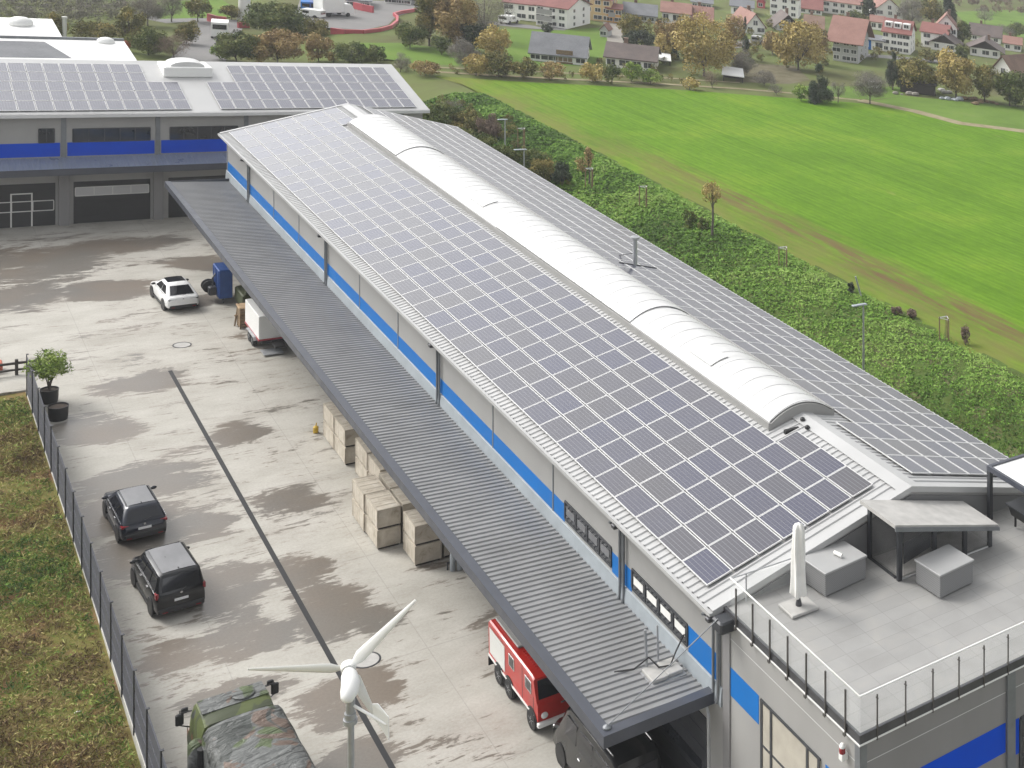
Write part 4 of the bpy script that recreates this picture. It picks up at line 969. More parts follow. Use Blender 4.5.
cpe = dict(body=[(-2.46, .45, .85, .80), (-2.42, .34, 1.0, .90), (-2.25, .30, 1.08, .96), (-1.5, .28, 1.10, 1.0), (0, .27, 1.06, .98), (1.1, .27, 1.05, .97), (1.5, .28, 1.02, .97), (2.1, .29, .92, .94), (2.38, .36, .78, .84), (2.46, .44, .6, .72)],
    green=(-2.2, 1.25, -1.2, .35, .90, .66, 1.10, 1.66), side=((.10, .46), (.5, .90)), roofpanel=(-.75, .38, M['carglass']),
    axles=(-1.47, 1.47), track=.88, r=.38, hwarch=.995, tail=dict(x0=.34, x1=.88, y=-2.44, z0=.86, z1=.96, mat=M['dark_steel']), mirror=(.95, 1.14), mirrormat=M['black'], plate=(.62, -2.48), bumper=(.82, -2.47, .32, .56), badge=(-2.43, .93))
P = G(163, 310, 0); c = (P[0]+.85, P[1]+1.5, 0)
car('parked_coupe', 'white car with a black glass roof parked alone on the far yard', c, radians(3.5), M['whitepaint'], cpe)

# red six-wheeled fire truck, front towards the near end of the yard
ft = thing('fire_truck', 'red six wheeled fire truck with white stripe half under the canopy', 'fire truck', (5.75, -6.2, 0), pi); ft.scale = (1, 1, .90)
# local: forward +y points to the near end, x to the west is +x
mb = MB()
hw = .93
prof = [(-2.55, .62), (-2.55, 2.25), (-2.45, 2.36), (1.7, 2.36), (1.95, 2.28), (2.2, 1.45), (2.32, 1.32), (2.32, .62)]
rings = []
for x in (-hw, -hw+.06, hw-.06, hw):
    k = .05 if abs(x) == hw else 0
    rings.append([(x, y*(1-.01*k), z-(k if z > 1.5 else 0)) for y, z in prof])
mb.loft(rings); part('body', mb, M['red'], ft, smooth=30)
mb = MB()
for k in range(9): mb.box(-.62, .62, .15+k*.16, .2+k*.16, 2.36, 2.38)
part('cab_roof_ribs', mb, M['red'], ft)
part('roof_rack', MB().bbox(-.72, .72, -2.35, -.05, 2.38, 2.47, .02).box(-.55, -.5, -2.3, -.1, 2.47, 2.5).box(.5, .55, -2.3, -.1, 2.47, 2.5), M['wall_grey'], ft)
part('windscreen', MB().add([(-.8, 1.985, 2.2), (.8, 1.985, 2.2), (.84, 2.205, 1.5), (-.84, 2.205, 1.5), (-.8, 1.95, 2.19), (.8, 1.95, 2.19), (.84, 2.17, 1.49), (-.84, 2.17, 1.49)], [(0, 1, 2, 3), (7, 6, 5, 4)]), M['carglass'], ft)
part('front_bumper', MB().bbox(-.97, .97, 2.28, 2.46, .42, .62, .03), M['white'], ft)
for s in (1, -1):
    part('headlight', MB().lathe([(.02, 0), (.13, 0), (.13, .05), (.09, .07), (.02, .075)], (s*.68, 2.32, .86), 'y', 16), M['plate'], ft, smooth=40)
    part('side_stripe', MB().box(min(s*.932, s*.955), max(s*.932, s*.955), -2.56, 2.0, .66, .76), M['white'], ft)
    part('rear_shutter', MB().bbox(min(s*.93, s*.95), max(s*.93, s*.95), -2.4, -.85, .9, 2.08, .008), M['offwhite'], ft)
    for (y0, y1) in ((-.45, .1), (1.15, 1.75)):
        w_ = part('side_window', MB().bbox(min(s*.931, s*.95), max(s*.931, s*.95), y0, y1, 1.5, 2.05, .008), M['chrome'], ft)
        part('pane', MB().bbox(min(s*.94, s*.956), max(s*.94, s*.956), y0+.07, y1-.07, 1.56, 1.99, .004), M['carglass'], w_)
    for y in (1.78, -.42, -1.45):
        part('wheel_arch', MB().lathe([(.02, -.02), (.46, -.02), (.46, .02), (.02, .02)], (s*.93, y, .5), 'x', 20), M['black'], ft)
        wheel(ft, s*.86, y, .41, .26, s, 'steel')
    part('door_seam', MB().box(min(s*.931, s*.937), max(s*.931, s*.937), .85, .88, .8, 2.2).box(min(s*.931, s*.937), max(s*.931, s*.937), 1.9, 1.93, .8, 1.5), M['dark_steel'], ft)
    part('mud_flap', MB().box(s*.86-.12, s*.86+.12, -2.5, -2.46, .25, .65), M['black'], ft)
part('front_badge', MB().bbox(-.3, .02, 2.315, 2.335, 1.12, 1.2, .005), M['chrome'], ft)
part('underbody', MB().box(-.7, .7, -2.4, 2.2, .35, .62), M['black'], ft)

# black van under the near end of the canopy
bv = thing('black_van', 'black van with tinted windows parked under the near canopy corner', 'van', (5.85, -12.0, 0), 0)
mb = MB(); rings = []
for (y, zb_, zt, hw) in ((-2.6, .5, 2.1, .86), (-2.55, .35, 2.4, .95), (-2.3, .3, 2.52, .98), (0, .3, 2.55, .98), (1.0, .3, 2.5, .97), (1.45, .3, 2.25, .96), (1.95, .3, 1.45, .95), (2.45, .32, 1.2, .9), (2.6, .4, .9, .8)):
    h = zt-zb_; half = [(hw*.85, zb_), (hw, zb_+.1), (hw, zb_+.5*h), (hw*.97, zb_+.75*h), (hw*.87, zt-.1), (hw*.72, zt), (hw*.3, zt+.02)]
    rings.append([(x, y, z) for x, z in half]+[(-x, y, z) for x, z in half[::-1]])
mb.loft(rings); part('body', mb, M['blackpaint'], bv, smooth=45)
for s in (1, -1):
    for (y0, y1) in ((-2.2, -1.1), (-.95, .1), (.3, 1.15)): part('side_window', MB().add([(s*.985, y0, 1.5), (s*.985, y1, 1.5), (s*.93, y1-.03, 2.2), (s*.93, y0, 2.2), (s*.95, y0, 1.5), (s*.95, y1, 1.5), (s*.9, y1-.03, 2.2), (s*.9, y0, 2.2)], [(0, 1, 2, 3), (7, 6, 5, 4), (0, 4, 5, 1), (3, 2, 6, 7)]), M['carglass'], bv)
    for y in (-1.55, 1.6):
        part('wheel_arch', MB().lathe([(.02, -.02), (.42, -.02), (.42, .02), (.02, .02)], (s*.975, y, .38), 'x', 20), M['black'], bv); wheel(bv, s*.87, y, .36, .24, s)
    part('roof_rail', MB().tube([(s*.74, -2.2, 2.56), (s*.74, .9, 2.57)], .025, 6), M['chrome'], bv)
    part('door_handle', MB().bbox(min(s*.985, s*1.02), max(s*.985, s*1.02), -.1, .1, 1.15, 1.2, .01), M['chrome'], bv); part('headlight', MB().bbox(s*.7-.16, s*.7+.16, 2.42, 2.56, .82, 1.0, .03), M['chrome'], bv)
part('rear_window', MB().box(-.75, .75, -2.615, -2.58, 1.5, 2.1), M['carglass'], bv)

# camouflaged army truck, seen from behind
def camo_mat(name, grey):
    m, nt, b = newmat(name); v = pos(nt)
    n1 = noise(nt, v, .75, 2, .5, .8); n2 = noise(nt, pos(nt, (1, 1, 1), 1.0, (5, 3, 1)), .9, 2, .5, .8)
    g = (.125, .13, .125) if grey else (.05, .06, .028)
    base = mixc(nt, maprange(nt, n1, .60 if grey else .52, .63 if grey else .545), g, (.075, .10, .04) if grey else (.08, .10, .028))
    base = mixc(nt, maprange(nt, n2, .61 if grey else .555, .64 if grey else .58), base, (.13, .09, .068) if grey else (.17, .085, .045))
    base = mixc(nt, maprange(nt, noise(nt, pos(nt, (1, 1, 1), 2, (9, 1, 4)), .8, 2, .5, .8), .585, .61), base, (.05, .055, .05))
    if grey: base = mixc(nt, .45, base, ramp(nt, noise(nt, pos(nt, (1, .5, 1)), 2.5, 6, .7, 1), [(.3, (.5, .5, .5)), (.7, (1.3, 1.3, 1.3))]), 'MULTIPLY')
    nt.links.new(base, b.inputs['Base Color']); b.inputs['Roughness'].default_value = .5 if grey else .6
    bump(nt, b, noise(nt, pos(nt, (.6, 1.6, 1)), 1.6, 5, .6, 1), 1.0 if grey else .15, .3); return m
M['camo_tarp'] = camo_mat('wet_camouflage_tarpaulin', True); M['camo'] = camo_mat('camouflage_paint', False)
P1, P2 = solve((203, 727), z=3.0), solve((283, 703), z=3.0); tx = (P1[0]+P2[0])/2; tyw = P1[1]
at_ = thing('army_truck', 'camouflaged army truck with a tarpaulin covered load bed', 'truck', (tx, tyw, 0), radians(2))
hw = 1.22
def arch_ring(y, hw, z0, zt, w=.0):
    half = [(hw, z0), (hw+.01, z0+.6), (hw, zt-.55), (hw*.965, zt-.28), (hw*.86, zt-.1), (hw*.6, zt-.02), (hw*.2, zt+.01)]
    return [(x+w*sin(3*z+5*y)*.5, y, z+w*sin(4*x+3*y)) for x, z in half]+[(-x+w*cos(4*z+3*y)*.5, y, z+w*sin(5*x+2*y)) for x, z in half[::-1]]
rings = [arch_ring(-6.2+i*.31, hw, 1.25, 3.02, .018 if 0 < i < 20 else .004) for i in range(21)]
part('tarpaulin', MB().loft(rings), M['camo_tarp'], at_, smooth=60)
part('load_bed', MB().bbox(-1.2, 1.2, -6.2, 0, .95, 1.28, .03), M['camo'], at_)
part('chassis', MB().box(-.55, .55, -6.1, 2.3, .6, .9).box(-1.05, 1.05, -.05, .35, .8, 1.0), M['dark_steel'], at_)
mb = MB(); rings = []
for (y, z0, zt, w_) in ((.42, .9, 2.62, 1.14), (.46, .88, 2.72, 1.17), (.95, .88, 2.86, 1.16), (1.75, .88, 2.84, 1.15), (2.0, .88, 2.62, 1.14), (2.3, .9, 1.8, 1.14), (2.36, .95, 1.6, 1.12)):
    half = [(w_*.98, z0), (w_, z0+.3), (w_, z0+.8), (w_*.96, max(zt-.35, z0+.5)), (w_*.88, zt-.06), (w_*.75, zt), (w_*.3, zt+.015)]
    rings.append([(x, y, z) for x, z in half]+[(-x, y, z) for x, z in half[::-1]])
cab = part('cab', MB().loft(rings), M['camo'], at_, smooth=35)
part('cab_roof_cover', MB().add([(-1.0, .9, 2.885), (1.0, .9, 2.885), (.98, 1.72, 2.87), (-.98, 1.72, 2.87), (-1.0, .9, 2.855), (1.0, .9, 2.855), (.98, 1.72, 2.84), (-.98, 1.72, 2.84)], [(0, 1, 2, 3), (0, 4, 5, 1), (1, 5, 6, 2), (2, 6, 7, 3), (3, 7, 4, 0)]), M['camo_tarp'], cab)
part('hatch', MB().lathe([(.02, 0), (.36, 0), (.36, .06), (.3, .09), (.02, .1)], (.3, 1.3, 2.88), 'z', 18), M['camo_tarp'], cab, smooth=40)
part('cab_rear_window', MB().box(-.5, .5, .395, .43, 1.85, 2.25), M['carglass'], cab)
part('windscreen', MB().add([(-1.0, 2.045, 2.55), (1.0, 2.045, 2.55), (1.02, 2.31, 1.85), (-1.02, 2.31, 1.85), (-1, 2.0, 2.54), (1, 2.0, 2.54), (1.02, 2.27, 1.84), (-1.02, 2.27, 1.84)], [(0, 1, 2, 3), (7, 6, 5, 4)]), M['carglass'], cab)
for s in (1, -1):
    arm = part('mirror_arm', MB().tube([(s*1.12, 1.9, 2.5), (s*1.42, 1.95, 2.58), (s*1.46, 1.92, 2.1), (s*1.14, 1.95, 1.9)], .022, 6).tube([(s*1.12, 1.7, 2.62), (s*1.42, 1.75, 2.62)], .02, 6), M['black'], at_)
    part('mirror', MB().bbox(s*1.45-.12, s*1.45+.12, 1.82, 1.94, 2.12, 2.52, .03), M['black'], arm); part('wide_mirror', MB().bbox(s*1.30-.1, s*1.30+.1, 1.84, 1.93, 2.5, 2.68, .02), M['black'], arm)
part('air_filter', MB().lathe([(.1, 1.2), (.24, 1.25), (.26, 1.5), (.26, 2.35), (.2, 2.45), (.05, 2.5)], (-1.42+.1, .2, 0), n=16), M['camo_tarp'], at_, smooth=40)
part('exhaust_stack', MB().tube([(-1.25, -.15, 1.0), (-1.25, -.15, 2.4)], .13, 12), M['black'], at_, smooth=40)
part('spare_tank', MB().bbox(-1.42, -1.0, -1.5, -.4, .75, 1.22, .05), M['black'], at_)
for y in (1.35, -3.6, -5.0):
    for s in (1, -1):
        wheel(at_, s*1.02, y, .58, .38, s, 'olive')
for s in (1, -1): part('tail_light', MB().bbox(s*1.0-.12, s*1.0+.12, -6.26, -6.2, 1.0, 1.12, .01), M['taillight'], at_)

# white box trailer under the canopy, wooden crates, blue pump skid
tr = thing('box_trailer', 'white box trailer with twin wheels poking out from under the canopy', 'trailer', (5.75, 34.6, 0))
part('box', MB().bbox(-.95, .95, -.9, 2.6, .75, 2.25, .03), M['white'], tr)
part('red_rail', MB().box(-.965, .965, -.92, 2.62, .66, .76), M['redplastic'], tr)
part('chassis', MB().box(-.8, .8, -1.0, 2.5, .5, .66).box(-.3, .3, -2.1, -1.0, .5, .6), M['black'], tr)
for y in (.2, 1.0): 
    for s in (1, -1): wheel(tr, s*.98, y, .35, .22, s, 'steel')
for s in (1, -1): part('mudguard', MB().prism([(-.45, .55), (-.3, .74), (1.5, .74), (1.65, .55), (1.6, .53), (1.47, .70), (-.27, .70), (-.4, .53)], 'x', s*1.0-.13, s*1.0+.13), M['steel'], tr)
part('loading_ramp', MB().box(-.9, .2, -1.95, -1.0, .08, .14), M['steel'], tr)
wc = thing('wooden_crate', 'pale slatted wooden crate beside the white trailer', 'crate', (5.15, 38.3, 0))
mb = MB()
for k in range(6): mb.box(-.5, .5, -.42, .42, .12+k*.2, .28+k*.2)
for sx in (-.5, .44):
    for sy in (-.44, .38): mb.box(sx, sx+.06, sy, sy+.06, 0, 1.35)
part('slats', mb, M['timber'], wc); part('lid', MB().bbox(-.55, .55, -.47, .47, 1.35, 1.45, .02), simple('pale_pine', (.42, .29, .17), .7, 0, .15, 3), wc)
pl = MB()
pl.tube([(0, 0, 0), (.25, .1, 1.5)], .05, 6).tube([(.18, -.2, 0), (.4, -.1, 1.4)], .05, 6).box(-.02, .3, -.15, .0, .7, .76)
solo('timber_trestle', pl, M['timber'], 'light timber trestle leaning by the slatted crate', 'trestle', (4.5, 38.6, 0))
sk = thing('pump_skid', 'blue upright machine with black fittings at the far canopy edge', 'machine', (4.75, 43.9, 0))
part('housing', MB().bbox(-.25, .55, -.9, .9, .35, 2.35, .04), M['bluemachine'], sk)
for k in range(4): part('rib', MB().box(-.29, -.25, -.75+k*.45, -.6+k*.45, .45, 2.25), M['bluemachine'], sk)
part('leg', MB().tube([(0, -.75, 0), (0, -.75, .4)], .07, 8), M['black'], sk); part('leg', MB().tube([(0, .75, 0), (0, .75, .4)], .07, 8), M['black'], sk)
part('hose_reel', MB().lathe([(.05, -.25), (.42, -.25), (.42, -.18), (.2, -.15), (.2, .15), (.42, .18), (.42, .25), (.05, .25)], (-.6, .35, .95), 'y', 16), M['black'], sk, smooth=40)
part('motor', MB().bbox(-.75, -.3, -.5, 0, .5, 1.1, .06).tube([(-.5, -.3, 1.1), (-.5, -.3, 1.7), (-.3, -.1, 1.9)], .06, 8), M['dark_steel'], sk)
pb = MB()
for k in range(3): pb.tube([(.0+k*.15, -1.4, 1.3+.12*k), (.5+k*.15, .9, 1.45+.12*k)], .06, 8)
pb.bbox(-.2, 1.3, -1.4, .8, .2, 1.2, .08)
solo('equipment_pallet', pb, [M['olive']], 'olive green equipment stack under the far canopy edge', 'equipment', (5.6, 42.2, 0))

# stacked timber boxes along the canopy
def box_mat():
    m, nt, b = newmat('weathered_packing_case'); v = pos(nt, (1, 1, 1))
    w = N(nt, 'ShaderNodeTexWave'); w.bands_direction = 'Y'; w.inputs['Scale'].default_value = 1.1; w.inputs['Distortion'].default_value = 1.5; nt.links.new(v, w.inputs['Vector'])
    n = noise(nt, v, 1.6, 7, .7, .6); col = ramp(nt, n, [(.28, (.27, .225, .175)), (.45, (.44, .39, .315)), (.62, (.53, .485, .41)), (.75, (.60, .57, .50))])
    nt.links.new(mixc(nt, .25, col, ramp(nt, w.outputs['Fac'], [(0, (.7, .7, .7)), (1, (1.1, 1.1, 1.1))]), 'MULTIPLY'), b.inputs['Base Color']); b.inputs['Roughness'].default_value = .85; return m
M['case'] = box_mat(); M['caserim'] = simple('case_corner_batten', (.46, .41, .335), .8, 0, .2, 2)
def case(x, y, z, wx, wy, h, label):
    t = thing('packing_case', label, 'packing case', (x, y, z), 0, 'packing cases stacked along the canopy')
    part('runner', MB().box(.05, wx-.05, .04, .16, 0, .09).box(.05, wx-.05, wy/2-.06, wy/2+.06, 0, .09).box(.05, wx-.05, wy-.16, wy-.04, 0, .09), M['darktimber'], t)
    part('body', MB().bbox(0, wx, 0, wy, .09, h, .012), M['case'], t)
    for (a, c_) in ((0, 0), (wx, 0), (0, wy), (wx, wy)): part('corner_batten', MB().box(a-.02 if a == 0 else a-.05, a+.05 if a == 0 else a+.02, c_-.02 if c_ == 0 else c_-.05, c_+.05 if c_ == 0 else c_+.02, .1, h-.005), M['caserim'], t)
    f = MB()
    f.box(-.012, wx+.012, -.02, .05, h, h+.018).box(-.012, wx+.012, wy-.05, wy+.02, h, h+.018).box(-.02, .05, .05, wy-.05, h, h+.016).box(wx-.05, wx+.02, .05, wy-.05, h, h+.016)
    for k in (1, 2, 3): f.box(.05, wx-.05, wy*k/4-.03, wy*k/4+.03, h, h+.012)
    part('lid', f, M['caserim'], t)
where = [
 (3.86, 7.42, 1.0, 1.72, 'stack jutting farthest out, nearer case'), (3.80, 9.25, 1.0, 1.72, 'stack jutting farthest out, farther case'),
 (4.82, 5.22, 1.15, 1.55, 'nearest stack under the canopy edge'), (4.95, 16.4, 1.0, 1.85, 'long far row, nearer case'), (4.93, 18.35, 1.0, 1.85, 'long far row, farther case'),
 (5.15, 11.3, 1.0, 1.9, 'middle stack tucked behind the jutting one, nearer case'), (5.15, 13.4, 1.0, 1.9, 'middle stack tucked behind the jutting one, farther case')]
for (x, y, wx, wy, lab) in where:
    for lv in (0, 1):
        case(x, y, lv*.97, wx, wy, .95, f'{"lower" if lv == 0 else "upper"} wooden packing case, {lab}')
for (x, y, wx, wy) in ((6.15, 5.3, 1.2, 1.5), (5.0, 7.45, 1.2, 1.7), (5.0, 9.3, 1.2, 1.7)):
    for lv in (0, 1): case(x, y, lv*.97, wx, wy, .95, f'{"lower" if lv == 0 else "upper"} wooden packing case of the inner row under the canopy, {"nearest stack" if y < 6 else "jutting stack near side" if y < 8 else "jutting stack far side"}')
gb = thing('gas_bottle_rack', 'grey gas bottles in a low rack under the canopy beside the packing cases', 'gas bottles', (6.45, 4.1, 0))
for k in range(4): part('bottle', MB().lathe([(.02, 0), (.12, .02), (.12, .75), (.08, .88), (.04, .95), (.02, 1.0)], (-.35+.28*k, -.06*k, .0), n=12), M['flash'], gb, smooth=40)
part('frame', MB().box(-.55, .8, .14, .2, .3, .36).box(-.55, -.5, .14, .2, 0, .36).box(.75, .8, .14, .2, 0, .36), M['dark_steel'], gb)
wb = MB().lathe([(.05, 0), (.13, .02), (.14, .34), (.09, .38), (.02, .39)], n=12).tube([(0, 0, .36), (.05, .05, .55)], .03, 6); solo('yellow_drum', wb, M['yellow'], 'small yellow canister beside the last packing case of the far row', 'canister', (4.72, 20.9, 0), smooth=40)

# wind turbine on a pole
TY = -20.0; H = solve((351, 692), Y=TY); wt = thing('wind_turbine', 'small white three bladed wind turbine on a grey pole', 'wind turbine', (H[0], TY, 0))
wgt = depth(H); hzt = H[2]+.25
pm = wgt/CZ
part('pole', MB().tube([(0, 0, 0), (0, 0, hzt-1.1)], [.10, .075], 14), M['steel'], wt, smooth=40)
part('base_flange', MB().lathe([(.02, 0), (.4, 0), (.4, .06), (.12, .1), (.1, .3), (.02, .31)], n=20), M['steel'], wt)
# local directions seen from the survey camera: r to the right, f away
rv = np.array([.6896, -.7099, .1435]); fv_ = np.array([.7173, .6968, 0.])
def dirv(ix, iy, f=0):
    """ground-frame vector that appears as (ix right, iy up) metres in a plane facing the camera, plus f metres away"""
    return rv*ix+np.array([0, 0, 1.])*iy*1.0+fv_*f
hub = np.array([0, 0, hzt+.02])
def D(ix, iy, f=0): return hub+dirv(ix, iy, f)
head = MB().tube([tuple(D(-.02, -.98)), tuple(D(-.02, -.82))], .14, 12).tube([tuple(D(-.02, -.82)), tuple(D(-.01, -.45))], .11, 12).tube([tuple(D(-.02, -1.1)), tuple(D(-.02, -.98))], .17, 12)
part('yaw_bearing', head, M['steel'], wt, smooth=40)
nac = MB().tube([tuple(D(-.22, .14, .25)), tuple(D(-.12, .10, .12)), tuple(D(.02, .0, -.05)), tuple(D(.10, -.10, -.25)), tuple(D(.14, -.18, -.42)), tuple(D(.15, -.2, -.5))], [.12, .19, .22, .21, .15, .05], 20)
part('nacelle', nac, M['white'], wt, smooth=60)
part('blue_ring', MB().ell(tuple(D(-.205, .0, .1)), (.085, .085, .10), 12, 8), M['blue_deep'], wt, smooth=60)
hubc = D(-.27, .16, .34)
part('hub', MB().tube([tuple(D(-.22, .14, .25)), tuple(D(-.30, .18, .40)), tuple(D(-.36, .2, .5))], [.17, .19, .05], 16), M['white'], wt, smooth=60)
def blade(ang, ln, w0=.16, tip=.035, fdir=0):
    d = dirv(cos(ang), sin(ang), fdir); d /= np.linalg.norm(d); ax = dirv(-sin(ang), cos(ang), .25); ax /= np.linalg.norm(ax); th = np.cross(d, ax)
    rings = []
    for t in (0, .06, .14, .3, .6, .85, 1.0):
        w_ = np.interp(t, [0, .06, .14, .3, .6, .85, 1], [.07, .09, w0, w0*.88, w0*.6, w0*.38, tip]); h = w_*.22+.006; c_ = hubc+d*(.1+ln*t)
        rings.append([tuple(c_+ax*w_*cos(a)+th*h*sin(a)) for a in np.linspace(0, 2*pi, 10, endpoint=False)])
    return MB().loft(rings)
L1 = 95*pm
for ang, ln in ((radians(181), L1*1.02), (radians(45.5), L1*1.04), (radians(-67), L1*.62)):
    part('blade', blade(ang, ln, fdir=.12 if ang < 0 else 0), M['white'], wt, smooth=50)
part('tail_boom', MB().tube([tuple(D(.05, -.62)), tuple(D(1.05, -1.0, -.2))], .035, 8), M['white'], wt, smooth=40)
tv = [D(.62, -.52, -.1), D(.78, -.5, -.12), D(1.12, -.78, -.22), D(1.14, -1.42, -.22), D(1.08, -1.36, -.2), D(.66, -.8, -.1)]
nrm = np.cross(tv[2]-tv[0], tv[3]-tv[0]); nrm = nrm/np.linalg.norm(nrm)*.012
mb = MB(); mb.add([tuple(q+nrm) for q in tv]+[tuple(q-nrm) for q in tv], [(0, 1, 2, 3, 4, 5), (11, 10, 9, 8, 7, 6)]+[(i, (i+1) % 6, 6+(i+1) % 6, 6+i) for i in range(6)])
part('tail_vane', mb, M['white'], wt)

P = solve((708, 768), X=7.4); solo('white_board', MB().bbox(-.04, .04, -.55, .55, .25, 2.5, .01).box(-.3, .3, -.5, -.44, 0, .25).box(-.3, .3, .44, .5, 0, .25), M['white'], 'white board on feet standing against the wall below the canopy end', 'board', (7.3, -17.9, 0))
# light mast lying against the eave above the near canopy corner
ms = thing('mast_stand', 'grey weighted mast stand with cables on the near canopy roof', 'mast stand', (6.35, -14.9, 5.36))
for (x, y) in ((0, 0), (.62, .04)): part('weight_slab', MB().bbox(x-.3, x+.3, y-.42, y+.42, .07, .2, .02), M['slabstone'], ms)
part('tray', MB().box(-.36, .98, -.5, .52, .035, .07), M['steel'], ms)
part('upright', MB().tube([(-.05, .5, .08), (-.1, .55, 1.5)], .05, 8), M['steel'], ms); part('upright', MB().tube([(.4, .52, .08), (.38, .55, 1.5)], .035, 8), M['steel'], ms)
part('cable', MB().tube([(-1.1, .9, .1), (-.5, .6, .16), (0, .45, .5), (.2, .1, .25), (.6, .0, .24), (1.0, .3, .5), (1.15, .0, 1.2)], .03, 6), M['black'], ms, smooth=60)
A_ = solve((607, 727), z=5.62); B_ = solve((718, 618), X=7.1)
mb = MB().tube([(0, 0, .06), tuple(B_-A_)], [.016, .022], 8).lathe([(.02, 0), (.14, 0), (.14, .05), (.05, .1), (.02, .12)], n=12)
solo('guy_mast', mb, M['zinc'], 'long thin steel mast leaning from the canopy corner up to the eave', 'mast', tuple(A_-np.array([0, 0, .03])), smooth=40)

# pots at the fence
def tub(label, P, r, h):
    t = thing('plant_tub', label, 'plant pot', P); n = 26
    part('tub', MB().lathe([(r*.9, 0), (r*.97, h*.3), (r, h*.9), (r*1.03, h*.93), (r*1.03, h), (r*.94, h), (r*.92, h*.9), (.02, h*.9)], n=n), M['black'], t, smooth=40)
    part('soil', MB().lathe([(r*.9, h*.9), (r*.9, h*.905), (.02, h*.93)], n=n), simple('dark_soil', (.06, .045, .035), .95, 0, .3, 6), t); return t
Pa = G(59.5, 421, 0); Pb = G(50, 404, 0)
tub('round black plant tub holding only soil, nearer one at the fence', (Pa[0]-.02, Pa[1]+.3, 0), .44, .74)
tub('round black plant tub holding the small green tree at the fence', (Pb[0]+.0, Pb[1]+.3, 0), .41, .74)

